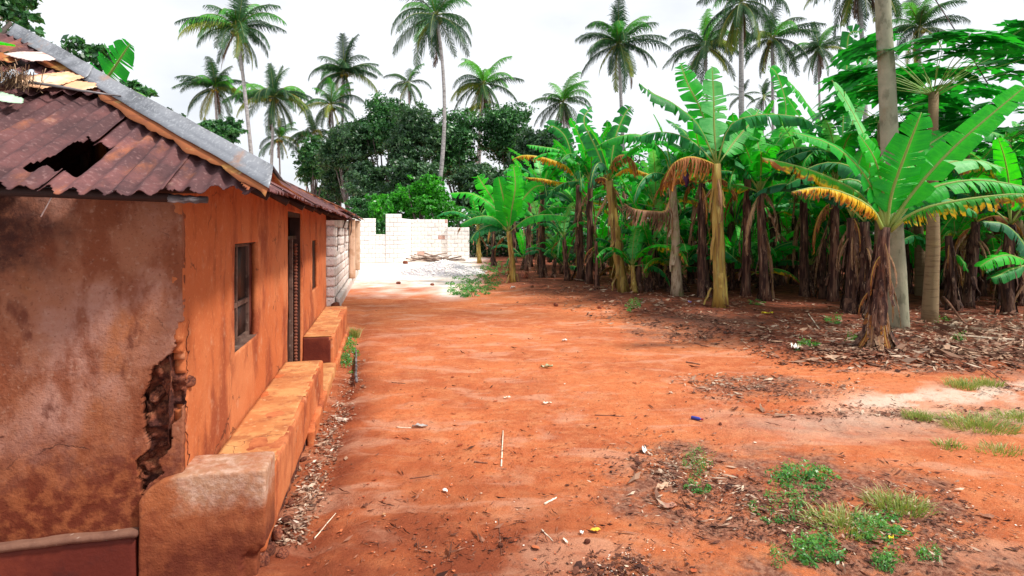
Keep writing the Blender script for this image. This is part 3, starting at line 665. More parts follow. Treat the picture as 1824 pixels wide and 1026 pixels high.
# rafters, wall plate and the pole under the front eave
def pole(name, p0, p1, r0, r1, mat, parent, seed=0, n=9, wob=.05):
    p0, p1 = Vector(p0), Vector(p1); k = 8; rg = random.Random(seed)
    pts = [p0.lerp(p1, i/(k-1))+Vector((rg.uniform(-1, 1), rg.uniform(-1, 1), rg.uniform(-1, 1)))*r0*.25 for i in range(k)]
    V, F, U = tube(pts, [r0+(r1-r0)*i/(k-1) for i in range(k)], n, True, wob, seed)
    return obj(name, mesh(name, V, F, mat, True), parent)
e0 = front_uv(300, 353, -.20); e1 = front_uv(368, 357, -.20)
pole('roof_pole', (e0[0]-1.9, -.205, e0[1]+.06), (e0[0]+.01, -.20, e0[1]), .030, .024, MT['darkwood'], house, 3)
pole('roof_pole', (e0[0], -.20, e0[1]), (e1[0], -.20, e1[1]), .022, .018, MT['greypole'], house, 13)
pole('roof_pole', (-3.9, -.10, 2.11), (.10, -.10, 2.115), .035, .03, MT['darkwood'], house, 4)
pole('wall_plate', (.0, .14, 2.26), (.02, YB-.3, 2.26), .04, .04, MT['darkwood'], house, 5)
for i in range(11):
    y = .25+i*.75; z1 = zs_(.38)-.06
    pole('rafter', (.38, y, z1), (max(-.6, EX-(y-EY)+.12), y, zs_(max(-.6, EX-(y-EY)+.12))-.06), .026, .03, MT['darkwood'], house, 20+i)
for i, x in enumerate((-.2, -.8, -1.4, -2.0, -2.6)):
    pole('rafter', (x, -.18, zf(-.18)-.07), (x, min(1.0, EY+EX-x-.12), zf(min(1.0, EY+EX-x-.12))-.07), .026, .03, MT['darkwood'], house, 40+i)
# dangling straw below the eave
q0 = front_uv(93, 350, -.1); q1 = front_uv(73, 386, -.1)
pole('straw', (q0[0], -.1, q0[1]), (q1[0], -.1, q1[1]), .003, .003, MT['sheet_pink'], house, 6)

# things lying on the roof
def roof_w(px, py, lift):
    x, y = roof_uv(px, py); return HM @ Vector((x, y, zf(y)+lift))
p0, p1 = roof_w(52, 189, .15), roof_w(216, 200, .10)
o = pole('stick', p0, p1, .010, .005, MT['greypole'], None, 8); tag(o, 'thin grey brown stick lying across the rusty front roof slope', 'stick')
cc = roof_w(24, 188, .17); V = []; F = []
for i in range(260):
    a_ = rng.normal(0, 1, 3)*(.06, .04, .03); d_ = rng.normal(0, 1, 3); d_ /= np.linalg.norm(d_); d_ *= .045
    s_ = np.cross(d_, (0, 0, 1)); s_ = s_/np.linalg.norm(s_)*.0025; k = len(V)
    for q in (a_-d_-s_, a_-d_+s_, a_+d_+s_+(0, 0, -.01), a_+d_-s_+(0, 0, -.01)): V.append(Vector(q))
    F.append((k, k+1, k+2, k+3))
o = obj('straw_clump', mesh('straw_clump', V, F, MT['straw']), None, cc); tag(o, 'brown clump of dry straw on the roof at the left picture edge', 'straw')

# ================================================================ BANANA LEAVES
def blade(pts, W, hang=.35, torn=.5, seed=0, nref=None, curl=0., petiole=.16, taper=.55, petr=.022):
    """banana leaf: midrib through pts, blade split into strips that hang by 'hang' (0 flat .. 1 vertical)"""
    rg = random.Random(seed)
    pts = [Vector(p) for p in pts]
    # resample as a smooth curve
    n0 = len(pts)
    def cr(t):
        t = t*(n0-1); i = min(int(t), n0-2); f = t-i
        a = pts[max(i-1, 0)]; b = pts[i]; c = pts[i+1]; d = pts[min(i+2, n0-1)]
        return .5*((2*b)+(c-a)*f+(2*a-5*b+4*c-d)*f*f+(3*b-a-3*c+d)*f**3)
    N = 34; C = [cr(i/(N-1)) for i in range(N)]
    Lk = sum((C[i+1]-C[i]).length for i in range(N-1))
    V = []; F = []; U = []
    tv, tf, tu = tube(C[::3]+[C[-1]], [petr*(1-.85*i/12) for i in range(len(C[::3])+1)], 5, True)
    V += tv; F += tf; U += [(u[0], .5) for u in tu]
    nref = Vector(nref).normalized() if nref is not None else Vector((0, 0, 1))
    def frame(i):
        t = (C[min(i+1, N-1)]-C[max(i-1, 0)]).normalized(); b = t.cross(nref)
        if b.length < .05: b = t.cross(Vector((0, 1, 0)))
        b.normalize(); return t, b, b.cross(t).normalized()
    i0 = max(1, int(N*petiole)); prevB = None
    fr = []
    for i in range(N):
        t, b, nn = frame(i)
        if prevB is not None and b.dot(prevB) < 0: b = -b; nn = -nn
        prevB = b; fr.append((t, b, nn))
    def at(f):
        i = min(int(f), N-2); g = f-i
        t = fr[i][0].lerp(fr[i+1][0], g); b = fr[i][1].lerp(fr[i+1][1], g).normalized(); nn = fr[i][2].lerp(fr[i+1][2], g).normalized()
        return C[i].lerp(C[i+1], g), t, b, nn
    def width(s):  # s in 0..1 along the blade
        return W*min(1, (s*7+.15))**.6*max(0., 1-s**3.2)**taper
    for side in (-1, 1):
        f = float(i0)
        while f < N-1.2:
            g = rg.choice([.35, .5, .8]) if hang > .94 else (rg.choice([.5, .8, 1.2, 1.2, 2., 3.5, 5.5]) if torn > .35 else rg.choice([2.5, 4, 6]))
            f1 = min(f+g, N-1.0)
            gap = (1.1 if hang > .94 else 1.)*torn*min(.42, rg.random()*.5)*(f1-f); tw = rg.uniform(-.16, .16)*min(1, torn+.3)
            hj = max(0, min(1.0, hang+rg.uniform(-.25, .25)*torn)); sl = .30+rg.uniform(-.15, .15)*torn
            wj = 1-rg.random()*(.60 if hang > .94 else .28)*torn
            K = 4; J = 2 if g < 2 else 3
            base = len(V)
            for j in range(J+1):
                ff = f+(f1-f)*j/J; s = (ff-i0)/(N-1-i0); p, t, b, nn = at(ff); w = width(s)*wj
                for k in range(K+1):
                    v = k/K; shrink = gap*v*(.5-j/J)*2
                    # direction bends from sideways towards gravity along the strip
                    h = hj*(.35+.65*v)
                    dirn = (b*side*math.cos(h*1.5)+Vector((0, 0, -1))*math.sin(h*1.5)).normalized()
                    q = p+dirn*(w*v)+t*(w*v*sl+shrink*Lk/N)+nn*(w*(.20*v*(1-v)+curl*v*v+tw*v*(j/J-.5)*2*.8+tw*.4*v)+.004)
                    if j in (0, J) and 0 < k: q = q-nn*.006*W
                    V.append(q); U.append((s, .5+side*.5*v))
            for j in range(J):
                for k in range(K):
                    a0 = base+j*(K+1)+k
                    F.append((a0, a0+1, a0+K+2, a0+K+1))
            f = f1
    return V, F, U
def leaf_mesh(name, mat, *a, **k):
    V, F, U = blade(*a, **k); return mesh(name, V, F, MT[mat], True, uv=U)
WS = .80
def arc(L, e0, e1, n=7, side=0.):
    p = Vector((0, 0, 0)); out = [p.copy()]
    for i in range(n):
        e = R(e0+(e1-e0)*(i/(n-1))**1.3); p = p+Vector((math.cos(e), side*i/n, math.sin(e)))*(L/n); out.append(p.copy())
    return out
random.seed(11)
LV = {}
def variants(key, specs): LV[key] = [leaf_mesh('leaf_blade', *s[:1], *s[1], **s[2]) for s in specs]
up, arch, droop, dry = [], [], [], []
variants('up', [(m, (arc(L_, e, e2), W_*WS), dict(hang=h, torn=t, seed=sd_)) for m, L_, e, e2, W_, h, t, sd_ in [
    ('leaf_bright', 2.1, 84, 62, .30, -.25, .15, 1), ('leaf_bright', 2.2, 80, 48, .33, .0, .35, 2), ('leaf', 2.3, 76, 30, .34, .1, .6, 3), ('leaf_pale', 2.2, 80, 25, .32, .05, .7, 4)]])
variants('arch', [(m, (arc(L_, e, e2), W_*WS), dict(hang=h, torn=t, seed=sd_)) for m, L_, e, e2, W_, h, t, sd_ in [
    ('leaf', 2.5, 66, -25, .36, .3, .7, 5), ('leaf', 2.6, 58, -35, .34, .45, .9, 6), ('leaf_dull', 2.4, 60, -40, .36, .5, .9, 7), ('leaf_bright', 2.3, 62, -10, .36, .25, .5, 8), ('leaf_dull', 2.6, 50, -30, .33, .7, .9, 9), ('leaf', 2.2, 70, -60, .34, .5, .8, 10)]])
variants('droop', [(m, (arc(L_, e, e2), W_*WS), dict(hang=h, torn=t, seed=sd_)) for m, L_, e, e2, W_, h, t, sd_ in [
    ('leaf_dull', 2.3, 40, -75, .34, .7, .9, 11), ('leaf', 2.2, 25, -60, .34, .75, .9, 12), ('leaf_yellow', 2.1, 30, -55, .32, .8, .9, 13), ('leaf_dull', 2.2, 15, -70, .33, .8, .9, 14), ('leaf_rust', 1.9, 20, -80, .28, .9, 1., 15)]])
variants('dry', [(m, (arc(L_, e, e2), W_*WS), dict(hang=h, torn=t, seed=sd_, petr=.014)) for m, L_, e, e2, W_, h, t, sd_ in [
    ('leaf_brown', 1.7, -30, -92, .26, .93, .9, 21), ('leaf_brown', 1.4, -45, -97, .22, .90, 1., 22), ('leaf_rust', 1.6, -10, -93, .24, .93, 1., 23), ('leaf_brown', 2.0, -62, -86, .20, .85, .8, 24), ('leaf_brown', 1.8, -70, -99, .15, .93, .9, 25), ('leaf_brown', 1.3, -20, -100, .18, .90, 1., 26)]])
LV['young'] = [leaf_mesh('leaf_blade', 'leaf_bright', arc(1.0, e, e2), .17, hang=h, torn=.2, seed=s) for e, e2, h, s in ((82, 60, 0, 31), (65, 5, .2, 32), (50, -15, .3, 33))]

def stem_mesh(pts, r0, r1, mat, seed, flaps=10, n=12):
    """pseudostem with loose dry sheaths standing off it"""
    rg = random.Random(seed)
    pts = [Vector(p) for p in pts]
    k = 10; C = []
    for i in range(k):
        t = i/(k-1)*(len(pts)-1); j = min(int(t), len(pts)-2); C.append(pts[j].lerp(pts[j+1], t-j))
    rad = [(r0*(1.25 if i == 0 else 1)*(1-i/(k-1))+r1*i/(k-1)) for i in range(k)]
    parts = [tube(C, rad, n, True, .10, seed)]
    for f in range(flaps):
        s = rg.random()*.8; i = min(int(s*(k-1)), k-2); an = rg.random()*2*PI; ln = rg.uniform(.25, .6)
        top = C[i+1]; r = rad[i]*1.04; V = []; U = []; w = rg.uniform(.25, .55)
        J = 4
        for j in range(J+1):
            z = j/J; flare = 1+.25*math.sin(z*PI)+(1.0*z*z*rg.random()); ww = w*(1-.6*z)
            for q in (-1, 0, 1):
                a_ = an+q*ww; rr = r*flare*(1.05 if q == 0 else 1.)
                V.append(top+Vector((math.cos(a_)*rr, math.sin(a_)*rr, -ln*z+ln*.3))); U.append((0, 0))
        F = []
        for j in range(J):
            for q in range(2): F.append((j*3+q, j*3+q+1, (j+1)*3+q+1, (j+1)*3+q))
        parts.append((V, F, U))
    V, F, U = merge(parts); return mesh('pseudostem', V, F, mat, True)
STEMS = [stem_mesh([(0, 0, -.05), (rx, ry, 1.5), (rx*1.6, ry*1.6, 3.0)], .13, .085, MT[m], s) for rx, ry, m, s in
         [(0, .02, 'stem_dry', 1), (.08, 0, 'stem_dry', 2), (-.06, .04, 'stem_gold', 3), (.02, -.05, 'stem_dry', 4), (-.10, 0, 'stem_dry', 5)]]
STEMTOP = [(0, .032), (.128, 0), (-.096, .064), (.032, -.08), (-.16, 0)]

def banana(loc, H, seed, label, group=None, nl=9, ndry=4, s=1., skip_leaves=False, stem=None, keep=None):
    rg = random.Random(seed)
    root = empty('banana_plant', loc, 0, label, 'banana plant', group)
    k = rg.randrange(5) if stem is None else stem
    obj('pseudostem', STEMS[k], root, (0, 0, 0), (0, 0, 0), (s, s, H/3.0))
    top = Vector((STEMTOP[k][0]*s, STEMTOP[k][1]*s, H-.04))
    if not skip_leaves:
        a0 = rg.random()*2*PI
        for i in range(nl):
            f = i/nl; key = 'up' if f < .28 else ('arch' if f < .74 else 'droop')
            az = a0+i*2.399+rg.uniform(-.3, .3); sc = s*rg.uniform(.85, 1.08)
            obj('leaf', rg.choice(LV[key]), root, top, (rg.uniform(-.12, .12), rg.uniform(-.1, .1), az), (sc, sc, sc))
    for i in range(ndry):
        az = rg.random()*2*PI; sc = s*rg.uniform(.8, 1.15)*min(1.15, H/2.4)
        obj('dry_leaf', rg.choice(LV['dry']), root, top-Vector((0, 0, rg.uniform(0, .25*H))), (0, 0, az), (sc*.8, sc*.8, sc))
    return root
def xleaf(root, pts, W, mat, hang, torn, seed, nref=None, curl=0., petiole=.16, label=None, name='leaf', petr=.022, **kw):
    wp = [P(*p)-root.location for p in pts]; W *= .88
    V, F, U = blade(wp, W, hang, torn, seed, nref, curl, petiole, petr=petr, **kw)
    o = obj(name, mesh('leaf_blade', V, F, MT[mat], True, uv=U), root)
    if label: o['label'] = label
    return o

# ---- foreground banana plant
g = gpt(1560, 618); D0 = g.y
fp = empty('banana_plant', g, 0, 'large foreground banana plant with bright split leaves, yellow lower leaves and shaggy brown stem', 'banana plant')
def ploc(px, py, D=None): return P(px, py, D or D0)-g
mb = stem_mesh([(0, 0, -.05), ploc(1562, 560), ploc(1570, 480), ploc(1576, 405)], .155, .075, MT['stem_dry'], 77, 26, 14)
obj('pseudostem', mb, fp)
D_ = D0
fl = [
 ([(1577, 410, D_), (1560, 352, D_-.05), (1530, 300, D_-.15), (1480, 258, D_-.3), (1412, 236, D_-.5)], .27, 'leaf_bright', .30, .35, 1, (0, -.75, .7)),
 ([(1579, 408, D_), (1588, 345, D_-.1), (1612, 275, D_-.25), (1641, 200, D_-.45)], .42, 'leaf_bright', -.05, .45, 2, (.1, -1, .25)),
 ([(1582, 408, D_), (1625, 345, D_-.1), (1690, 272, D_-.25), (1765, 205, D_-.4), (1850, 135, D_-.5)], .27, 'leaf_bright', .12, .35, 3, (-.5, -.8, .55)),
 ([(1584, 410, D_), (1640, 345, D_+.1), (1720, 322, D_+.1), (1800, 328, D_), (1900, 352, D_-.1)], .30, 'leaf', .45, .6, 4, (0, -.6, .8)),
 ([(1585, 412, D_), (1618, 385, D_-.2), (1665, 366, D_-.4), (1745, 352, D_-.55), (1830, 346, D_-.7), (1905, 362, D_-.8)], .30, 'leaf_yellow', .98, .9, 5, (0, -.3, 1)),
 ([(1572, 410, D_), (1552, 372, D_-.2), (1505, 345, D_-.35), (1455, 334, D_-.5), (1410, 342, D_-.6)], .27, 'leaf_gold', .98, .95, 6, (0, -.3, 1)),
 ([(1574, 408, D_), (1535, 350, D_+.1), (1480, 318, D_), (1420, 296, D_-.2), (1357, 281, D_-.3)], .27, 'leaf_yellow', .75, .8, 7, (0, -.6, .8)),
 ([(1577, 406, D_), (1573, 340, D_+.25), (1548, 265, D_+.5), (1515, 195, D_+.6), (1482, 143, D_+.4)], .24, 'leaf_pale', .05, .35, 8, (.6, -.8, .2)),
 ([(1580, 408, D_), (1605, 345, D_+.4), (1660, 300, D_+.8), (1730, 285, D_+1.0), (1790, 300, D_+1.1)], .32, 'leaf_pale', .4, .8, 9, (0, -.6, .8)),
 ([(1578, 406, D_), (1560, 340, D_+.5), (1520, 300, D_+.9), (1470, 290, D_+1.2), (1420, 310, D_+1.4)], .32, 'leaf_dull', .5, .8, 10, (0, -.5, .8)),
 ([(1580, 406, D_), (1600, 330, D_+.5), (1640, 270, D_+1.2), (1690, 235, D_+1.8)], .34, 'leaf', .2, .6, 11, (0, -.8, .6)),
 ([(1576, 406, D_), (1556, 350, D_+.2), (1520, 320, D_+.3), (1470, 330, D_+.3), (1440, 350, D_+.3)], .26, 'leaf', .6, .8, 12, (0, -.5, .9)),
 ([(1582, 406, D_), (1630, 360, D_+.3), (1690, 355, D_+.5), (1740, 380, D_+.5)], .26, 'leaf_dull', .6, .8, 13, (0, -.5, .9)),
 ([(1578, 404, D_), (1570, 330, D_-.1), (1556, 280, D_-.2), (1530, 240, D_-.25)], .22, 'leaf_bright', .0, .4, 14, (.2, -1, .2)),
]
for pts, W_, m, h, t, sd_, nr in fl: xleaf(fp, pts, W_, m, h, t, sd_, nr, petr=.035)
for i, (az, ln) in enumerate([(-1.9, 1.0), (-1.2, .8), (-2.6, .9), (-.4, .9), (.6, 1.), (2.2, .9), (3.1, .8), (-1.6, 1.1)]):
    obj('dry_leaf', LV['dry'][i % 4], fp, ploc(1574, 425+i*14), (0, 0, az), (.38, .38, .62*ln))
# dry sheath skirt at the foot of the stem
for i in range(11):
    az = -2.9+i*.48; r = random.Random(i)
    V, F, U = blade([(.05, 0, .62), (.15, 0, .40), (.19, 0, .18), (.24+.1*r.random(), 0, -.02)], .075, .1, .3, 400+i, (1, 0, .2), 0, .02, petr=.01)
    obj('dry_sheath', mesh('dry_sheath', V, F, MT['leaf_brown' if i % 3 else 'leaf_rust'], True, uv=U), fp, (0, 0, 0), (0, 0, az))

# ---- front row of the plantation, each read from the photograph
def row_plant(base, top, label, r0, r1, mat, seed, leaves, ndry=3, flaps=12, D=None, extra=0, young=False, keys=None):
    g = gpt(*base) if D is None else P(base[0], base[1], D)
    if D is not None: g.z = float(gz(g.x, g.y))
    root = empty('banana_plant', g, 0, label, 'banana plant'); Dg = g.y
    tp = P(top[0], top[1], Dg)-g
    mid = tp*.5+Vector((.03*((seed % 3)-1), 0, 0))
    obj('pseudostem', stem_mesh([(0, 0, -.05), mid, tp], r0, r1, mat, seed, flaps), root)
    for i, (pts, W_, m, h, t, nr) in enumerate(leaves):
        xleaf(root, [(a_, b_, Dg+c_) for a_, b_, c_ in pts], W_, m, h, t, seed*10+i, nr)
    rg = random.Random(seed+5)
    for i in range(ndry):
        sc = rg.uniform(.5, .9)*min(1, tp.z/2.0)
        obj('dry_leaf', rg.choice(LV['dry']), root, tp*rg.uniform(.72, 1), (0, 0, rg.random()*2*PI), (sc*.7, sc*.7, sc))
    a0 = rg.random()*6
    for i in range(extra):
        key = (keys or ['up', 'arch', 'arch', 'droop', 'arch', 'up'])[i % 6]; sc = rg.uniform(.85, 1.05)*(.5 if young else 1)
        obj('leaf', rg.choice(LV[key]), root, tp, (rg.uniform(-.1, .1), 0, a0+i*2.399), (sc, sc, sc))
    return root
up_n = (0, -1, .2); fl_n = (0, -.6, .8)
row_plant((1283, 547), (1276, 292), 'tall banana plant with thick golden brown stem and arched withered leaf hanging to its left', .17, .10, MT['stem_gold'], 61, [
    ([(1276, 296, 0), (1262, 288, -.1), (1230, 279, -.3), (1200, 291, -.4), (1183, 325, -.4)], .75, 'leaf_rust', 1., 1., (0, -.3, 1)),
    ([(1277, 292, 0), (1272, 230, .1), (1271, 170, .2), (1268, 118, .2)], .40, 'leaf_pale', .1, .6, up_n),
    ([(1276, 292, 0), (1245, 225, -.1), (1200, 185, -.3), (1160, 165, -.5), (1138, 148, -.6)], .38, 'leaf', .5, .9, fl_n),
    ([(1278, 292, 0), (1300, 225, -.1), (1350, 205, -.3), (1420, 208, -.6), (1470, 230, -.7)], .42, 'leaf_dull', .85, .9, (0, -.4, .9)),
    ([(1274, 292, 0), (1230, 250, .1), (1180, 235, .1), (1130, 245, .1)], .38, 'leaf_dull', .85, .9, (0, -.4, .9)),
    ([(1280, 292, 0), (1310, 250, .4), (1340, 215, .6), (1352, 195, .7)], .38, 'leaf', .1, .4, up_n),
    ([(1277, 290, 0), (1250, 200, .3), (1225, 150, .4), (1212, 112, .4)], .38, 'leaf_bright', .1, .5, up_n)], 5, 14)
rpale = row_plant((1206, 527), (1197, 318), 'banana plant with pale whitish blotched stem beside the withered arched leaf', .15, .10, MT['stem_pale'], 62, [
    ([(1197, 320, 0), (1180, 270, 0), (1140, 240, -.2), (1095, 245, -.3), (1060, 262, -.3)], .36, 'leaf', .7, .9, fl_n),
    ([(1197, 322, 0), (1188, 372, -.3), (1165, 376, -.4), (1130, 372, -.4), (1112, 362, -.3)], .62, 'leaf_brown', 1., 1., (0, -.3, 1))], 4, 10, extra=5)
bg = P(1222, 318, rpale.location.y-.3)-rpale.location; tpb = P(1197, 320, rpale.location.y)-rpale.location
V, F, U = tube(bez(tpb, tpb+Vector((.25, -.1, .45)), bg+Vector((0, 0, .2)), 8), .02, 6); obj('bud_stalk', mesh('bud_stalk', V, F, MT['stem_green'], True), rpale)
V, F, U = tube([bg+Vector((0, 0, .2-.45*t)) for t in (0, .15, .35, .6, .85, 1)], [.03, .075, .105, .09, .05, .01], 10); obj('flower_bud', mesh('flower_bud', V, F, MT['bud'], True), rpale)
rp = row_plant((1111, 520), (1085, 322), 'leaning banana plant with smooth yellow stem and dry brown leaf collar', .16, .11, MT['stem_gold'], 63, [
    ([(1084, 324, 0), (1090, 290, 0), (1107, 276, -.2), (1127, 285, -.3), (1134, 310, -.3)], .5, 'leaf_rust', 1., 1., (0, -.3, 1)),
    ([(1086, 322, 0), (1115, 300, -.2), (1150, 308, -.3), (1170, 318, -.3)], .24, 'leaf_gold', 1., .9, (0, -.3, 1)),
    ([(1084, 322, 0), (1062, 265, 0), (1040, 215, .1), (1055, 190, .2)], .38, 'leaf_dull', .3, .8, up_n),
    ([(1084, 322, 0), (1095, 250, .1), (1112, 205, .2), (1125, 190, .2)], .36, 'leaf', .3, .7, up_n)], 8, 20, extra=5)
row_plant((1035, 500), (1030, 330), 'banana plant with dark shaggy stem under a half yellow, half brown drooping leaf', .15, .09, MT['stem_dry'], 64, [
    ([(1030, 330, 0), (1012, 298, -.2), (975, 282, -.4), (935, 276, -.6), (912, 284, -.7)], .32, 'leaf_gold', 1., .95, (0, -.3, 1)),
    ([(1030, 330, 0), (1010, 275, 0), (970, 262, -.2), (938, 258, -.3)], .32, 'leaf', .6, .8, fl_n),
    ([(1030, 330, 0), (1000, 325, -.3), (965, 318, -.5), (935, 316, -.6)], .24, 'leaf_gold', 1., .95, (0, -.3, 1)),
    ([(1030, 330, 0), (1010, 250, .1), (985, 225, .1), (975, 232, .1)], .36, 'leaf', .4, .9, up_n)], 7, 18, extra=5)
row_plant((914, 502), (906, 412), 'small bright green banana plant standing alone at the left end of the plantation', .12, .085, MT['stem_gold'], 65, [
    ([(906, 414, 0), (900, 370, -.1), (888, 315, -.3)], .42, 'leaf_bright', -.05, .1, up_n),
    ([(906, 414, 0), (912, 370, -.1), (918, 330, -.2), (914, 292, -.2)], .42, 'leaf_bright', -.05, .5, (.2, -1, .2)),
    ([(906, 414, 0), (880, 388, -.3), (850, 386, -.5), (820, 400, -.6)], .34, 'leaf', .7, .3, fl_n),
    ([(907, 414, 0), (940, 388, -.3), (975, 382, -.5), (1010, 386, -.6)], .34, 'leaf', .6, .3, fl_n),
    ([(905, 412, 0), (880, 370, .3), (840, 345, .4), (800, 345, .5)], .40, 'leaf_bright', .4, .8, fl_n),
    ([(905, 412, 0), (880, 360, .4), (858, 325, .5), (850, 312, .5)], .40, 'leaf_bright', .2, .7, up_n),
    ([(907, 412, 0), (925, 365, .2), (950, 335, .3), (970, 330, .3)], .42, 'leaf_bright', .3, .5, up_n),
    ([(906, 412, 0), (880, 400, -.2), (850, 412, -.4), (838, 430, -.5)], .30, 'leaf_dull', .6, .5, fl_n)], 1, 6)
row_plant((1190, 512), (1188, 430), 'slim young banana plant with one upright bright leaf left of the pale stem', .06, .04, MT['stem_gold'], 66, [
    ([(1188, 432, 0), (1188, 415, 0), (1186, 392, 0)], .30, 'leaf_bright', -.1, .1, up_n),
    ([(1188, 432, 0), (1170, 415, 0), (1145, 412, -.1)], .22, 'leaf_bright', .3, .3, fl_n),
    ([(1188, 432, 0), (1210, 412, 0), (1240, 410, -.1)], .22, 'leaf', .3, .3, fl_n)], 1, 4)
row_plant((1352, 512), (1350, 462), 'knee high banana sucker with a single broad upright leaf in front of the dark stems', .05, .04, MT['stem_dry'], 67, [
    ([(1350, 465, 0), (1354, 440, -.1), (1358, 392, -.2)], .34, 'leaf_bright', -.1, .1, up_n),
    ([(1350, 465, 0), (1320, 445, -.2), (1290, 448, -.3)], .24, 'leaf', .5, .4, fl_n),
    ([(1350, 465, 0), (1385, 440, -.2), (1415, 430, -.3), (1430, 425, -.4)], .22, 'leaf_dull', .4, .4, fl_n)], 1, 4)
row_plant((1298, 512), (1312, 402), 'banana plant with two broad sunlit upright leaves right of the golden stem', .09, .06, MT['stem_dry'], 68, [
    ([(1312, 404, 0), (1310, 370, -.1), (1318, 325, -.2), (1322, 305, -.2)], .42, 'leaf_bright', -.05, .1, up_n),
    ([(1312, 404, 0), (1300, 380, -.2), (1290, 388, -.4), (1286, 400, -.5)], .30, 'leaf_bright', .4, .3, fl_n),
    ([(1312, 404, 0), (1345, 380, -.1), (1380, 365, -.2), (1405, 362, -.2)], .30, 'leaf_dull', .5, .5, fl_n)], 3, 8)
row_plant((1466, 532), (1467, 425), 'short leafless dead banana stem left of the shaggy brown cluster', .10, .07, MT['stem_dry'], 69, [], 7, 16)
row_plant((1518, 556), (1518, 388), 'thick dead banana stem draped in brown leaves just left of the foreground plant', .15, .10, MT['stem_dry'], 70, [
    ([(1518, 390, 0), (1500, 330, .1), (1450, 310, .1), (1400, 330, .1)], .34, 'leaf_dull', .6, .8, fl_n)], 9, 24, extra=3)
row_plant((1542, 560), (1540, 395), 'brown shaggy banana stem squeezed behind the foreground stem', .13, .09, MT['stem_dry'], 71, [], 8, 24, extra=3)
row_plant((1392, 508), (1382, 355), 'banana plant with dusky leaves and narrow dry stem between the golden stem and dead stem', .12, .08, MT['stem_dry'], 72, [
    ([(1382, 355, 0), (1372, 290, .1), (1400, 205, .2), (1385, 135, .2), (1368, 118, .1)], .40, 'leaf', .2, .9, up_n),
    ([(1382, 355, 0), (1420, 300, .1), (1450, 260, .1), (1400, 170, 0)], .36, 'leaf_bright', .3, .8, up_n)], 5, 14, extra=6)
row_plant((1448, 498), (1500, 300), 'tall banana plant behind the grey trunk whose upright leaf reaches above the others', .13, .09, MT['stem_dry'], 73, [
    ([(1500, 300, 0), (1502, 200, .1), (1508, 120, .2), (1512, 62, .1), (1536, 58, -.1)], .46, 'leaf', .1, .7, (0, -1, .1)),
    ([(1500, 300, 0), (1525, 190, .3), (1545, 110, .5), (1562, 72, .4)], .36, 'leaf_pale', .2, .6, up_n),
    ([(1500, 300, 0), (1460, 220, .1), (1410, 150, .1), (1380, 130, .1)], .40, 'leaf_bright', .5, .9, fl_n)], 5, 14, extra=4)
row_plant((1722, 548), (1738, 395), 'banana plant with dead brown leaves hanging in the shade at the right', .13, .09, MT['stem_dry'], 74, [
    ([(1738, 396, 0), (1725, 350, .1), (1700, 300, .2), (1640, 290, .2)], .34, 'leaf_dull', .5, .8, fl_n)], 10, 22, extra=5)
row_plant((1700, 552), (1690, 420), 'bent dead banana stem leaning right of the ringed papaya trunk', .10, .07, MT['stem_dry'], 75, [], 8, 20)
row_plant((1835, 590), (1838, 470), 'low banana sucker with spreading leaves at the right picture edge', .07, .05, MT['stem_dry'], 76, [
    ([(1838, 470, 0), (1800, 455, -.2), (1770, 460, -.3), (1745, 475, -.3)], .22, 'leaf_bright', .4, .4, fl_n),
    ([(1838, 470, 0), (1800, 480, -.2), (1780, 490, -.3), (1765, 495, -.3)], .20, 'leaf', .5, .4, fl_n),
    ([(1838, 470, 0), (1820, 430, 0), (1790, 400, 0), (1750, 395, 0)], .30, 'leaf_dull', .5, .5, fl_n)], 2, 6)
row_plant((1795, 560), (1800, 400), 'banana plant with yellow margined leaf near the right picture edge', .12, .09, MT['stem_dry'], 78, [
    ([(1800, 400, 0), (1790, 320, .1), (1750, 288, 0), (1700, 300, -.1)], .36, 'leaf_yellow', .8, .8, fl_n),
    ([(1800, 400, 0), (1790, 300, .1), (1780, 240, .1), (1700, 240, 0)], .38, 'leaf', .5, .8, fl_n)], 8, 20, extra=6)
row_plant((1063, 515), (1062, 430), 'thin crooked dead banana stem just left of the leaning yellow stem', .06, .045, MT['stem_dry'], 79, [], 3, 8)
row_plant((962, 488), (958, 400), 'dead brown banana stem right of the small bright plant', .11, .08, MT['stem_dry'], 80, [], 5, 14, extra=4)
row_plant((1137, 520), (1143, 450), 'dead ragged sucker with splayed dry sheaths right of the leaning yellow stem', .08, .05, MT['stem_dry'], 81, [], 5, 14)

# ---- the plantation behind (rows that nothing tells apart share one label)
LM = [(840, 'block wall'), (914, 'small bright plant'), (1035, 'half yellow leaf'), (1111, 'leaning yellow stem'), (1206, 'pale blotched stem'), (1283, 'golden stem'), (1392, 'dusky narrow plant'),
      (1466, 'short dead stem'), (1560, 'foreground plant'), (1655, 'ringed papaya trunk'), (1738, 'dead draped plant'), (1835, 'right edge')]
ORD = ['first', 'second', 'third', 'fourth', 'fifth', 'sixth', 'seventh', 'eighth', 'ninth', 'tenth', 'eleventh', 'twelfth', 'thirteenth', 'fourteenth', 'fifteenth']
def name_by_place(items, what):
    cells = {}
    for px_, o in sorted(items, key=lambda q: q[0]):
        k = max([i for i, q in enumerate(LM) if q[0] <= px_] or [0]); cells.setdefault(k, []).append(o)
    for k, os_ in cells.items():
        a_ = LM[k][1]; b_ = LM[k+1][1] if k+1 < len(LM) else None
        for j, o in enumerate(os_):
            place = ('between %s and %s' % (a_, b_)) if b_ else 'beyond the right edge plant'
            o['label'] = '%s %s%s' % (what, place, (', %s from left' % ORD[j]) if len(os_) > 1 else '')
ROWNAME = ['banana plant one row back', 'banana plant two rows back', 'banana plant three rows back', 'banana plant four rows back']
rg = random.Random(5)
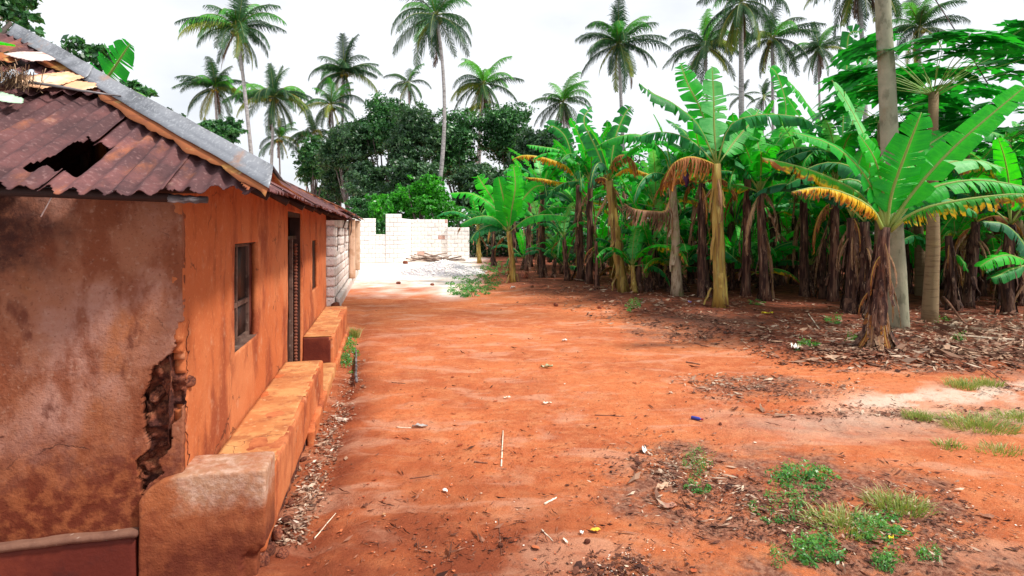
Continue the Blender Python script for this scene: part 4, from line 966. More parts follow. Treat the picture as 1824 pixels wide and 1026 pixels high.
rows = [(14.2, 1330, 2.5), (15.8, 1230, 2.6), (17.4, 1130, 2.8), (19.2, 1000, 2.8), (21.5, 945, 3.0), (24.5, 905, 3.0), (28., 870, 3.2), (32., 845, 3.4)]
seed = 900
for D, x0, H in rows:
    X = (x0-912)/FPX*D+rg.random(); X1 = (2000-912)/FPX*D  # rows run on unseen past the right edge, added to block the sun
    items = []
    while X < X1:
        y = D+rg.uniform(-.6, .6); x = X; h = H*rg.uniform(.55, 1.28)
        px_, _ = project(x, y, 0)
        if D < 15 and 1560 < px_ < 1700: X += .6; continue
        q_ = banana((x, y, float(gz(x, y))), h, seed, 'banana plant in the crowded dark rows behind the front stems', 'banana plants deep in the plantation', nl=14 if D < 22 else 10, ndry=3 if D < 22 else 1)
        items.append((px_, q_)); seed += 1; X += rg.uniform(1.15, 1.75) if D < 22 else rg.uniform(1.6, 2.2)
# labels by place for the rows near enough to be picked apart
ROWS_DONE = {}
for o in [o for o in bpy.data.objects if o.get('group') == 'banana plants deep in the plantation']:
    k = min(range(len(rows)), key=lambda i: abs(rows[i][0]-o.location.y)); ROWS_DONE.setdefault(k, []).append((project(o.location.x, o.location.y, 0)[0], o))
for k in range(4):
    name_by_place([q for q in ROWS_DONE.get(k, []) if q[0] < 1835], ROWNAME[k])
SK = [(930, 480), (1010, 478), (985, 495), (1075, 490), (1160, 500), (1230, 505), (1255, 488), (1330, 492), (1410, 505), (1430, 488), (1490, 512), (1375, 480), (1640, 520), (1590, 505), (1680, 515), (1745, 520), (1780, 530), (1815, 545), (1560, 500), (1120, 485), (1290, 490), (1450, 515), (1050, 482), (1100, 498), (1180, 488), (1210, 492), (1320, 505), (1355, 488), (1400, 492), (1475, 492), (1510, 500), (1615, 498), (1660, 500), (1705, 500), (1760, 505), (1800, 510), (1240, 480), (1000, 488), (960, 475)]
rs = random.Random(77)
SK += [(rs.uniform(1120, 1540), rs.uniform(498, 524)) for _ in range(16)]+[(rs.uniform(1000, 1140), rs.uniform(486, 504)) for _ in range(6)]+[(rs.uniform(1640, 1835), rs.uniform(508, 545)) for _ in range(12)]
SK = [(int(a_), int(b_)) for a_, b_ in SK]
SKO = {}
for i, (px, py) in enumerate(SK):
    g = gpt(px, py); h = rg.uniform(.3, 1.7); sc_ = rg.uniform(.55, .95)
    root = SKO[px, py] = banana(g, max(.4, h), 3000+i, 'young banana sucker sprouting between the old stems', 'banana suckers between the old stems', nl=7, ndry=1, s=sc_)
name_by_place([(k[0]+k[1]*.001, o) for k, o in SKO.items()], 'young banana sucker')
# a few banana crowns beyond the wall and behind the house
for (px, py, D, H, s, lb) in [(618, 410, 40, 2.0, .9, 'banana plant showing over the wall beside the rusty eave'), (798, 420, 40, 1.2, .75, 'pale banana plant just over the right end of the block wall'),
                          (585, 405, 44, 2.2, .8, 'banana plant far behind the lower block house roof')]:
    g = P(px, py, D); g.z = 0; banana(g, H, int(px), lb, None, 7, 1, s)
# behind the house: one broad leaf sticking up over the hip cap
g = P(205, 400, 6.4); g.z = 0
bl = empty('banana_plant', g, 0, 'banana plant behind the orange house with one broad leaf above the roof ridge', 'banana plant')
obj('pseudostem', stem_mesh([(0, 0, 0), P(170, 190, 6.4)-g], .10, .07, MT['stem_gold'], 5, 4), bl)
for pts, W_, m, h, t, nr in [([(165, 190, 6.4), (185, 150, 6.3), (208, 115, 6.2), (232, 78, 6.1)], .27, 'leaf_bright', .1, .5, (.2, -1, .1)),
                             ([(165, 190, 6.4), (120, 130, 6.4), (70, 85, 6.4), (22, 62, 6.4)], .17, 'leaf', .5, .3, fl_n),
                             ([(168, 190, 6.4), (200, 160, 6.6), (230, 160, 6.8), (260, 172, 6.9)], .15, 'leaf', .5, .6, fl_n)]:
    xleaf(bl, pts, W_, m, h, t, 17, nr)
g = roof_w(0, 116, .12)
o = bpy.data.objects.new('fallen_leaf', mesh('fallen_leaf', *(lambda q: (q[0], q[1]))(blade([Vector((-.28, .02, .03)), Vector((-.1, 0, .06)), Vector((.12, -.02, .02))], .055, .2, .2, 9, None, 0, .03, petr=.006)), MT['leaf_bright'], True)); o.location = g; link(o)
tag(o, 'green leaf piece lying on the rusty roof at the left picture edge', 'leaf')

# ================================================================ PALMS
def frond(mat, L_, e0, e1, seed, hang=.55, n=46):
    rg = random.Random(seed); C = arc(L_, e0, e1, 10, rg.uniform(-.1, .1))
    V, F, U = tube(C, [.05*(1-.85*i/10) for i in range(11)], 4); U = [(u[0], .5) for u in U]
    m = len(C)-1
    for i in range(n):
        s = .10+.90*i/(n-1); f = s*m; k = min(int(f), m-1); p = C[k].lerp(C[k+1], f-k); t = (C[k+1]-C[k]).normalized()
        b = t.cross(Vector((0, 0, 1)))
        b = b.normalized() if b.length > .1 else Vector((0, 1, 0))
        ll = L_*.28*(math.sin(PI*(.12+.80*s)))**.7*rg.uniform(.70, 1.15); w = .034
        for side in (-1, 1):
            hj = hang+rg.uniform(-.2, .2)
            d1 = (b*side*(1-hj*.4)+t*.55+Vector((0, 0, -.45*hj))).normalized(); d2 = (b*side*.35*(1-hj)+t*.3+Vector((0, 0, -1.2*hj))).normalized()
            a0 = len(V); q = p+d1*ll*.5; r = q+d2*ll*.55
            for v, pp in enumerate((p-t*w, p+t*w, q+t*w*.9, q-t*w*.9, r)):
                V.append(pp); U.append((s, .5+side*.1+side*.4*min(1, v/4)))
            F.append((a0, a0+1, a0+2, a0+3)); F.append((a0+3, a0+2, a0+4))
    return mesh('frond_blade', V, F, MT[mat], False, uv=U)
rf = random.Random(3)
FR = {
 'top': [frond('frond', 4., 84, 40, 1, .35), frond('frond_bright', 4., 75, 15, 2, .4), frond('frond', 3.8, 66, -5, 21, .5), frond('frond', 3.6, 78, 60, 22, .2)],
 'mid': [frond('frond' if i % 4 else 'frond_bright', rf.uniform(3.9, 4.5), rf.uniform(18, 55), rf.uniform(-75, -20), 30+i, rf.uniform(.5, .8)) for i in range(8)],
 'low': [frond('frond' if i != 4 else 'frond_yellow', rf.uniform(3.8, 4.4), rf.uniform(-25, 12), rf.uniform(-85, -55), 50+i, rf.uniform(.65, .9)) for i in range(6)],
 'hang': [frond('frond', 3.8, -50, -88, 10, .8), frond('frond_yellow', 3.8, -40, -86, 11, .8), frond('frond_yellow', 3.6, -60, -89, 14, .8), frond('frond', 3.9, -35, -88, 15, .85)],
 'dead': [frond('frond_dead', 3.4, -55, -90, 12, .9), frond('frond_dead', 3.2, -70, -92, 13, .9)]}
NUT = stone_mesh('coconut', MT['coconut'], 5, 4)
def palm(c, rpx, base, label, seed, L_=4.2, n=36, hang=5, dead=1, bend=0., lean=.0, D=None, tr=.15, bright=False, clump=True):
    rg = random.Random(seed); D = D or L_*FPX*.80/rpx
    top = P(c[0], c[1], D); lo = P(base[0], base[1], D+lean)
    t = (top.z-0)/(top.z-lo.z); gnd = top+(lo-top)*t; gnd.z = -.2; 
    gnd.x = top.x+(lo.x-top.x)*min(t, 1.6)
    root = empty('coconut_palm', (gnd.x, gnd.y, 0), 0, label, 'palm tree')
    rel = top-Vector((gnd.x, gnd.y, 0)); mid = Vector((rel.x*.5+bend, rel.y*.5, rel.z*.5))
    pts = bez((0, 0, -.2), mid, rel, 14)
    sc = L_/4.2
    V, F, U = tube(pts, [tr*(1.25-.55*i/13) for i in range(14)], 9, True, .04, seed)
    obj('trunk', mesh('trunk', V, F, MT['bark'], True), root)
    plan = ['top']*4+['mid']*(n-4-8)+['low']*8+['hang']*hang+['dead']*dead
    for i, k in enumerate(plan):
        if rg.random() < .10: continue
        az = i*2.399+rg.uniform(-.45, .45); s = sc*rg.uniform(.78, 1.12)
        me = FR[k][1] if (bright and k == 'top') else rg.choice(FR[k])
        obj('frond', me, root, rel+Vector((0, 0, rg.uniform(-.15, .15))), (rg.uniform(-.22, .22), rg.uniform(-.18, .18), az), (s, s, s))
    if clump:
        for i in range(7):
            a_ = i*.9; obj('coconut', NUT, root, rel+Vector((math.cos(a_)*.32, math.sin(a_)*.32, -.35-.1*(i % 2))), (i, i*2, 0), (.26, .26, .3))
    return root
palm((422, 50), 78, (447, 262), 'tall coconut palm at upper left with leaning pale trunk and crown cut by the frame', 1, n=26, hang=7, bend=.3)
palm((383, 155), 54, (392, 230), 'smaller coconut palm lower left of the tallest left palm', 2, hang=4)
palm((488, 172), 62, (482, 290), 'coconut palm with shaggy drooping fronds right of the leaning trunk', 3, hang=7)
palm((497, 245), 40, (500, 298), 'thin palm half hidden behind the shaggy palm over the roof', 4, n=16, hang=3, L_=3.2, tr=.1)
palm((613, 128), 56, (606, 250), 'coconut palm behind the bright broad leaved crown left of the tree mass', 5, hang=4)
palm((590, 188), 50, (603, 330), 'bright green young palm crown with orange heart at the left of the tree mass', 6, n=20, hang=2, bright=True, L_=3.6)
palm((560, 238), 44, (558, 335), 'small pale palm standing left of the dark trees', 7, n=18, hang=3, L_=3.4, tr=.1)
palm((546, 312), 22, (546, 345), 'tiny distant palm just above the lower roof', 8, n=14, hang=2, dead=0, L_=3.2, clump=False)
palm((777, 28), 80, (764, 300), 'tallest centre coconut palm with long curving white trunk', 9, n=24, hang=8, bend=2.0)
palm((728, 148), 40, (733, 190), 'small distant palm left of the centre white trunk', 10, n=18, hang=3)
palm((861, 150), 58, (852, 300), 'yellowing coconut palm with a crossing second trunk in the middle of the tree mass', 11, n=26, hang=9, dead=1, bright=True)
palm((858, 185), 40, (846, 310), 'shorter palm tucked under the yellowing middle crown', 12, n=12, hang=5, L_=3.2)
palm((1003, 182), 53, (1010, 260), 'low coconut palm with dead brown fronds above the left banana leaves', 13, n=22, hang=6, dead=5)
palm((1102, 78), 76, (1112, 200), 'large round crowned coconut palm standing clear against the sky right of centre', 14, n=28, hang=6, dead=1)
palm((1257, 82), 64, (1262, 200), 'coconut palm with reddish heart left of the thick pale trunk', 15, n=24, hang=6, dead=1)
palm((1320, 5), 84, (1321, 180), 'coconut palm with straight pale trunk and drooping yellow green crown cut off above', 16, n=22, hang=12, dead=2, tr=.20)
palm((1375, 68), 66, (1378, 200), 'coconut palm right of the straight pale trunk', 17, n=24, hang=6)
palm((1458, 88), 50, (1462, 200), 'coconut palm with brown shaggy collar left of the upright banana leaf', 18, n=22, hang=5, dead=4)
palm((1530, -40), 95, (1545, 160), 'dark crowned palm with brown hanging fronds cut by the picture top near the grey trunk', 19, n=20, hang=10, dead=6)
palm((1638, 50), 68, (1640, 200), 'coconut palm right of the grey trunk beside the sagging cable', 20, n=24, hang=5)
palm((1360, 172), 26, (1360, 215), 'very distant small palm low between two palm trunks', 21, n=14, hang=2, dead=0, clump=False)
palm((1322, 170), 24, (1322, 215), 'very distant palm at the foot of the straight pale trunk', 22, n=14, hang=2, dead=0, clump=False)

# grey trunk in the plantation
g = gpt(1603, 586); D = g.y
gt = empty('grey_palm', g, 0, 'thick grey trunk rising out of the picture top behind the foreground banana plant', 'palm tree')
pts = [P(1603, 600, D)-g, P(1598, 500, D)-g, P(1588, 350, D)-g, P(1584, 240, D)-g, P(1579, 120, D)-g, P(1574, 40, D)-g, P(1572, -40, D)-g, P(1560, -300, D)-g, P(1540, -620, D)-g]
V, F, U = tube(bez(pts[0], pts[0].lerp(pts[2], .5), pts[2], 10)[:-1]+pts[2:], [.165+.0*i for i in range(9)]+[.15, .145, .138, .130, .127, .12, .11], 16, True, .035, 3)
obj('trunk', mesh('trunk', V, F, MT['polewood'], True), gt)
for i in range(18):
    k = ['top', 'mid', 'mid', 'low'][i % 4]; obj('frond', random.choice(FR[k]), gt, pts[-1], (0, 0, i*2.399), (.9, .9, .9))

# papaya
def papaya_leaf(seed, R_=.42):
    rg = random.Random(seed); V = [Vector((0, 0, 0))]; F = []
    lobes = 9
    for l in range(lobes):
        a_ = -2.5+5.0*l/(lobes-1); ln = R_*(1-.30*abs(l-4)/4)
        d = Vector((math.cos(a_), math.sin(a_), 0)); s = Vector((-d.y, d.x, 0)); dr = -.18
        def q(r, w, z=0): return d*(ln*r)+s*(ln*w)+Vector((0, 0, dr*ln*r*r+z+rg.uniform(-.01, .01)))
        k = len(V)
        V += [q(.0, 0), q(.35, .15), q(.52, .31), q(.55, .12), q(.78, .25), q(.78, .09), q(1, 0), q(.78, -.09), q(.78, -.25), q(.55, -.12), q(.52, -.31), q(.35, -.15)]
        F += [(k, k+1, k+2, k+3, k+9, k+10, k+11), (k+3, k+4, k+5, k+7, k+8, k+9), (k+5, k+6, k+7)]
    return mesh('papaya_blade', V, F, MT['papaya'])
PL = [papaya_leaf(s) for s in range(3)]
def papaya(base, top, n, label, seed, Rp=1.0, D=None, el=(5, 55)):
    g = gpt(*base) if D is None else Vector((P(base[0], base[1], D).x, D, 0)); D = g.y
    root = empty('papaya_tree', g, 0, label, 'papaya tree'); tp = P(top[0], top[1], D)-g
    mids = [Vector((0, 0, -.1)), tp*.33+Vector((.05, 0, 0)), tp*.66, tp]
    C = [mids[0].lerp(mids[1], t) for t in (0, .25, .5, .75)]+[mids[1].lerp(mids[2], t) for t in (0, .33, .66)]+[mids[2].lerp(mids[3], t) for t in (0, .5, 1)]
    V, F, U = tube(C, [.145-.007*i for i in range(10)], 14, True, .03, seed); obj('trunk', mesh('trunk', V, F, MT['papayabark'], True), root)
    rg = random.Random(seed)
    for i in range(n):
        az = i*2.399+rg.uniform(-.2, .2); e = R(rg.uniform(*el)); ln = Rp*rg.uniform(.8, 1.2)
        d = Vector((math.cos(az)*math.cos(e), math.sin(az)*math.cos(e), math.sin(e)))
        end = tp+d*ln; mid = tp+d*ln*.5+Vector((0, 0, .06))
        V, F, U = tube([tp-Vector((0, 0, .1*rg.random())), mid, end], [.010, .007, .005], 5); pt = obj('petiole', mesh('petiole', V, F, MT['stem_green'], True), root)
        s = rg.uniform(1.4, 2.2)
        l = obj('leaf', rg.choice(PL), root, end, (rg.uniform(-.35, .35), rg.uniform(-.1, .45), az), (s, s, s))
    return root
papaya((1655, 573), (1663, 165), 34, 'papaya tree with ringed brown trunk and a flat spreading crown of lobed leaves', 4, 1.5, el=(12, 34))
papaya((1790, 520), (1700, 205), 16, 'second papaya crown behind the first, lower and darker', 9, .9, D=14.5, el=(-10, 45))
papaya((1560, 500), (1570, 215), 18, 'papaya crown half hidden behind the grey trunk', 14, 1.1, D=14.0, el=(-15, 40))

papaya((1830, 520), (1792, 250), 18, 'third papaya crown, lowest, at the right picture edge', 19, 1.1, D=13.5, el=(-10, 45))
papaya((1640, 500), (1625, 240), 16, 'papaya crown showing between the grey trunk and the ringed trunk', 24, 1.0, D=15.5, el=(-10, 45))
# ================================================================ TREES
def cloud(blobs, n, size, seed, flat=.5):
    """blobs (x,y,z,rx,ry,rz): leaf faces spread in small clumps through each blob's outer shell"""
    rg = np.random.default_rng(seed); blobs = np.array(blobs, float)
    vol = (blobs[:, 3]*blobs[:, 4]*blobs[:, 5])**(2/3); pick = rg.choice(len(blobs), n//24+1, p=vol/vol.sum())
    d = rg.normal(size=(len(pick), 3)); d /= np.linalg.norm(d, axis=1, keepdims=True)
    cl = blobs[pick, :3]+d*blobs[pick, 3:]*(rg.random((len(pick), 1))**.35)*.95
    csz = (blobs[pick, 3:].mean(1)*.15)[:, None]
    k = rg.integers(0, len(pick), n); p = cl[k]+rg.normal(size=(n, 3))*csz[k]*(1, 1, .7)
    nn = d[k]*.5+rg.normal(size=(n, 3))*.8+(0, 0, .5); nn /= np.linalg.norm(nn, axis=1, keepdims=True)
    a = np.cross(nn, rg.normal(size=(n, 3))); a /= np.linalg.norm(a, axis=1, keepdims=True); b = np.cross(nn, a)
    s = size*rg.uniform(.6, 1.3, (n, 1))
    V = np.stack([p-a*s, p-b*s*flat, p+a*s, p+b*s*flat], 1).reshape(-1, 3)
    return V, np.arange(4*n).reshape(n, 4)
def tree(px, py, rx, ry, D, label, seed, mat='tree_dark', n=9000, size=.16, cat='tree', name='broadleaf_tree', trunk=True, group=None):
    rg = random.Random(seed); c = P(px, py, D); rX = rx/FPX*D; rZ = ry/FPX*D
    root = empty(name, (c.x, D, 0), 0, label, cat, group)
    bl = []
    for i in range(26):
        a_ = rg.random()*2*PI; e = rg.uniform(-1.2, 1.3); rr = rg.uniform(.30, .80)
        bl.append((math.cos(a_)*math.cos(e)*rX*rr, math.sin(a_)*math.cos(e)*rX*rr*.9, c.z+math.sin(e)*rZ*rr, rX*rg.uniform(.28, .5), rX*rg.uniform(.28, .5), rZ*rg.uniform(.25, .45)))
    if trunk:
        parts = []
        fork = Vector((rg.uniform(-.3, .3), 0, max(.8, (c.z-rZ)*.6)))
        parts.append(tube([(0, 0, -.3), fork*.5, fork], [.28, .22, .18], 8, True, .06, seed))
        for b_ in bl[::3]:
            e_ = Vector(b_[:3]); parts.append(tube(bez(fork, fork.lerp(e_, .5)+Vector((0, 0, -.3)), e_, 6), [.12, .10, .08, .06, .045, .03], 6, True, .05, seed))
        V, F, U = merge(parts); obj('trunk', mesh('trunk', V, F, MT['treebark'], True), root)
    V, F = cloud(bl, n, size, seed); obj('crown', mesh('crown', V, F, MT[mat]), root)
    return root
TR = [(622, 262, 66, 62, 50, 'dark tree at the left end of the tree mass with sky gaps below its crown', 'tree_dark'),
      (690, 235, 62, 66, 50, 'dense dark tree left of the centre white palm trunk', 'tree_mid'),
      (740, 262, 60, 80, 47, 'dark tree directly behind the curving white palm trunk', 'tree_dark'),
      (812, 262, 62, 72, 51, 'grey green tree between the two crossing palm trunks and the white trunk', 'tree_mid'),
      (900, 238, 66, 70, 52, 'round topped dark tree right of the crossing palm trunks', 'tree_mid'),
      (948, 290, 60, 62, 46, 'dark low tree behind the left end of the banana rows', 'tree_dark'),
      (670, 338, 66, 56, 46, 'shaded lower tree above the notch in the block wall', 'tree_dark'),
      (860, 345, 70, 58, 45, 'shaded lower tree above the right part of the block wall', 'tree_dark'),
      (978, 268, 52, 48, 49, 'grey green tree behind the low palm with dead fronds', 'tree_mid'),
      (560, 285, 40, 50, 56, 'thin outer tree at the far left of the tree mass', 'tree_mid'),
      (742, 335, 60, 50, 44, 'dark undergrowth tree behind the creeper covered shrub', 'tree_dark'),
      (925, 345, 60, 55, 43, 'dark undergrowth tree behind the small bright banana plant', 'tree_dark'),
      (604, 320, 40, 52, 54, 'loose leaved tree around the leaning pale trunks at the left of the mass', 'tree_dark'),
      (392, 238, 38, 30, 40, 'small round tree peeping over the roof ridge below the left palms', 'tree_mid'),
      (584, 345, 34, 26, 62, 'distant green tree between the lower roof and the dark trees', 'tree_mid'),
      (1015, 330, 70, 60, 44, 'dark tree behind the banana plants left of the yellow leaf', 'tree_dark')]
for i, (px, py, rx, ry, D, lb, m) in enumerate(TR): tree(px, py, rx, ry, D, lb, 300+i, m, n=int(16500*rx/62), size=.15)
tree(700, 372, 52, 36, 40, 'bright green shrub above the middle of the block wall', 350, 'tree_bright', 7000, .13, 'shrub', 'shrub')
tree(755, 352, 44, 50, 40, 'light green creeper covered shrub reaching up the white palm trunk', 351, 'tree_bright', 7000, .13, 'shrub', 'shrub')
tree(790, 385, 42, 30, 39, 'green shrub just behind the right part of the block wall', 352, 'tree_bright', 5000, .12, 'shrub', 'shrub')
tree(676, 408, 34, 22, 37.5, 'shrub seen through the notch of the block wall', 354, 'tree_mid', 3500, .11, 'shrub', 'shrub')
tree(640, 375, 34, 28, 41, 'green shrub behind the left part of the block wall', 353, 'tree_mid', 4000, .12, 'shrub', 'shrub')
# thicket behind the banana rows
bl = []
for i in range(56):
    D = (40 if i < 9 else 36)+rg.random()*4; x = 845+i*21; p = P(x, (330 if x > 1000 else 400)+rg.uniform(-30, 90), D); bl.append((p.x, p.y, p.z, 2.4, 2.0, 1.9))
    p = P(x, 430, D); bl.append((p.x, p.y, 1.2, 2.0, 1.3, 1.6))
    if x > 1000: p = P(x, 430, 25.5+rg.random()*3); bl.append((p.x, p.y, rg.uniform(.8, 1.9), 1.3, 1.2, 1.5))  # low nearer clumps added to block sky light from behind the stems
V, F = cloud(bl, 80000, .18, 77)
o = obj('thicket', mesh('thicket', V, F, MT['tree_dark'])); tag(o, 'dark undergrowth closing the view behind the banana rows', 'undergrowth', kind='stuff')
# foliage over the house roof at the left
def branch(pts, r, blobs, n, size, mat, label, name='tree_branch', cat='tree', seed=0, base=None):
    b0 = Vector(base); root = empty(name, b0, 0, label, cat)
    V, F, U = tube([Vector(p)-b0 for p in pts], [r*(1-.8*i/(len(pts)-1)) for i in range(len(pts))], 7, True, .05, seed); obj('trunk', mesh('trunk', V, F, MT['treebark'], True), root)
    V, F = cloud([(*(Vector(b[:3])-b0), *b[3:]) for b in blobs], n, size, seed); obj('crown', mesh('crown', V, F, MT[mat]), root)
def PB(px, py, D, r, rz=None): p = P(px, py, D); return (p.x, p.y, p.z, r, r, rz or r)
D = 9.5; b0 = P(-60, 300, D); b0.z = 0
branch([b0, P(-60, 200, D), P(-30, 90, D), P(20, 40, D)], .16, [PB(15, 15, D, .42, .25), PB(45, 45, D, .26, .2), PB(-20, 40, D, .5), PB(0, -20, D, .5), PB(45, 5, D, .25)], 1500, .075, 'tree_mid', 'leafy tree branch hanging into the top left corner', 'broadleaf_tree', 'tree', 3, b0)
D = 7.6; b0 = P(150, 300, D); b0.z = 0
branch([b0, P(150, 200, D), P(125, 130, D), P(120, 85, D)], .06, [PB(118, 72, D, .16, .11), PB(150, 88, D, .26, .13), PB(185, 98, D, .2, .13), PB(90, 88, D, .15, .08), PB(140, 120, D, .25, .15), PB(230, 150, D, .12, .07), PB(262, 166, D, .14, .05)], 1300, .055, 'tree_mid', 'small leafy tree behind the roof left of the broad banana leaf', 'broadleaf_tree', 'tree', 4, b0)
D = 14.; b0 = P(300, 300, D); b0.z = 0
branch([b0, P(300, 215, D)], .06, [PB(303, 196, D, .18, .07), PB(330, 212, D, .2, .06)], 260, .06, 'tree_dark', 'low bush top just above the middle of the roof ridge', 'shrub', 'shrub', 5, b0)

# ================================================================ BLOCK HOUSE (second building)
MT['block'] = pm('coral_block', (.78, .69, .65), [((.34, .26, .24), 4, .50, .66, .8), ((.78, .70, .66), 7, .50, .66, .7), ((.62, .36, .24), 2.2, .56, .7, .6), ((.14, .10, .10), 9, .62, .72, .6)], bump=((18, .7, .02), (70, .6, .008)), rand=.2)
MT['block_white'] = pm('white_block', (.90, .86, .83), [((.74, .60, .54), 2.5, .52, .68, .6), ((.93, .91, .90), 9, .5, .64, .6), ((.60, .50, .46), 26, .62, .72, .5)], bump=((24, .5, .012),), rand=.06)
MT['block_pink'] = pm('pink_block', (.62, .36, .30), [((.8, .66, .6), 7, .5, .64, .7)], bump=((24, .5, .012),), rand=.1)
MT['mortar'] = pm('mortar', (.50, .42, .38), [((.70, .62, .58), 6, .45, .6, .7)], bump=((40, .6, .01),))
MT['mortar_white'] = pm('mortar_pale', (.74, .68, .65), [((.60, .53, .50), 8, .5, .62, .6)], bump=((40, .6, .01),))
BLK = []
for s in range(5):
    V, F = rough_box((-.5, -.5, -.5), (.5, .5, .5), .25, .020, .02, 2.5, s*9+1); BLK.append((V, F))
def blkmesh(mat): return [mesh('block', V, F, mat, False) for V, F in BLK]
B_A, B_W, B_P = blkmesh(MT['block']), blkmesh(MT['block_white']), blkmesh(MT['block_pink'])
H2 = Vector(HM @ Vector((-.112, 11.3, 0))); bh = empty('block_house', H2, HRZ, 'unplastered coral block house with rusty roof beyond the orange house', 'house')
def lay(parent, meshes, face, u0, u1, z0, z1, bw, bh_, depth, holes, seed, flip=1, alt=None, top=None):
    rg = random.Random(seed); r = 0; z = z0
    while z < z1-.05:
        h = min(bh_, z1-z); u = u0-(bw/2 if r % 2 else 0)
        while u < u1-.02:
            ua = max(u, u0); ub = min(u+bw, u1); segs = [(ua, ub)]
            for (ha, hb, hc, hd) in holes:
                if z+h*.5 > hc and z+h*.5 < hd:
                    ns = []
                    for (p, q) in segs:
                        if q <= ha or p >= hb: ns.append((p, q))
                        else:
                            if p < ha: ns.append((p, ha))
                            if q > hb: ns.append((hb, q))
                    segs = ns
            for (p, q) in segs:
                if q-p < .05: continue
                if top and z+h*.5 > top((p+q)/2): continue
                me = rg.choice(meshes)
                if alt and rg.random() < alt[1]: me = rg.choice(alt[0])
                j = rg.uniform(-.008, .008)
                loc, sc = face((p+q)/2, z+h/2, q-p-.012, h-.012, j, depth)
                obj('block', me, parent, loc, (0, 0, 0), sc)
            u += bw
        z += bh_; r += 1
y_len = 10.5; wz = 2.22
wins2 = [(.75, 2.0, 1.32, 2.0), (3.4, 4.7, 1.32, 2.0), (7.2, 8.4, 1.32, 2.0)]
lay(bh, B_A, lambda u, z, w, h, j, d: ((-d/2+j, u, z), (d, w, h)), 0.0, y_len, .22, wz, .50, .25, .2, wins2, 3)
lay(bh, B_A, lambda u, z, w, h, j, d: ((u, -d/2+.195+j-.2, z), (w, d, h)), -1.30, -.0, .0, wz, .44, .25, .2, [], 4)
mbox('wall_core', [((-.17, .02, .0), (-.03, .74, wz-.01)), ((-.17, 2.01, .0), (-.03, 3.39, wz-.01)), ((-.17, 4.71, 0), (-.03, 7.19, wz-.01)), ((-.17, 8.41, 0), (-.03, y_len-.02, wz-.01)),
                   ((-.17, .74, 0), (-.03, 2.01, 1.32)), ((-.17, 3.39, 0), (-.03, 4.71, 1.32)), ((-.17, 7.19, 0), (-.03, 8.41, 1.32)),
                   ((-.17, .74, 2.0), (-.03, 2.01, wz-.01)), ((-.17, 3.39, 2.0), (-.03, 4.71, wz-.01)), ((-.17, 7.19, 2.0), (-.03, 8.41, wz-.01))], MT['mortar'], bh)
mbox('front_wall', [((-3.4, -.17, 0), (-.21, -.03, wz-.01))], MT['mortar'], bh)
mbox('back_wall', [((-3.4, y_len-.2, 0), (-.21, y_len-.05, wz-.01))], MT['mortar'], bh)
for (a, b, c, d) in wins2:
    wf = mbox('window', [((-.15, a+.005, c), (-.08, a+.06, d)), ((-.15, b-.06, c), (-.08, b-.005, d)), ((-.15, a+.06, d-.06), (-.08, b-.06, d)), ((-.15, (a+b)/2-.03, c), (-.08, (a+b)/2+.03, d-.06))], MT['darkwood'], bh)
    mbox('pane', [((-.125, a+.06, c+.01), (-.115, b-.06, d-.06))], MT['pane'], wf)
rb('plinth', (.0, -.02, -.1), (.13, y_len+.05, .24), MT['mortar'], .06, .02, .02, 4, 33, bh)
for y in (5.45, 9.6): rb('pillar', (.02, y, .23), (.22, y+.35, 2.3), pm('pillar_render', (.62, .42, .30), [((.45, .26, .16), 3, .45, .6, .8)]), .06, .01, .02, 4, int(y), bh)
for i in range(7):
    g = HM @ Vector((-.12+.07*random.random(), 11.05+.05*i*random.random(), .04)); rr = random.Random(i+9); l = g-H2; l = Matrix.Rotation(-HRZ, 3, 'Z') @ l
    obj('rubble_stone', stones[i % 4], bh, l, (rr.random()*3, rr.random()*3, 0), (.16, .14, .11))
# roof 2
E2X, E2Z, R2X, R2Z, Y2A, Y2B = .30, 2.36, -1.70, 3.32, -.95, 11.2
S2 = (R2Z-E2Z)/(E2X-R2X)
def side2(y0, y1, lift, seed, mat):
    def keep(u, w):
        e = E2X+.09*(fbm(u*3, 1., 0, seed)-.4)+.06*(fbm(u*18, 1., 0, seed+4)-.5)
        return (w < e) & ((u-Y2A) > (E2X-w)*.75-.01)
    V, F = panel(y0, y1, R2X, E2X+.1, .035, keep, lambda u, w: lift+.012*np.sin(2*PI*u/.15)+.05*(fbm(u*1.3, w*1.3, 0, seed)-.5), lambda u, w, o: (w, u, E2Z+S2*(E2X-w)+o))
    if len(F): o = obj('roof_sheet', mesh('roof_sheet', V, F, mat, True), bh); solid(o, .006)
yy = Y2A
i = 0
while yy < Y2B: side2(yy, min(yy+.86, Y2B), .006+.02*(i % 2), 400+i, MT['rust'] if i % 4 else MT['rust_orange']); yy += .82; i += 1
V = [(E2X, Y2A, E2Z), (R2X, Y2A+1.5, R2Z), (2*R2X-E2X, Y2A, E2Z)]
o = obj('roof_sheet', mesh('roof_sheet', V, [(0, 1, 2)], MT['rust']), bh); solid(o, .02)
V = [(R2X, Y2A+1.5, R2Z), (2*R2X-E2X, Y2A, E2Z), (2*R2X-E2X, Y2B, E2Z), (R2X, Y2B, R2Z)]
o = obj('roof_sheet', mesh('roof_sheet', V, [(0, 1, 2, 3)], MT['rust']), bh); solid(o, .02)
for i in range(12): pole('rafter', (E2X-.04, Y2A+.3+i*.95, E2Z-.05), (-.7, Y2A+.3+i*.95, E2Z+S2*1.0-.05), .03, .03, MT['darkwood'], bh, 60+i)
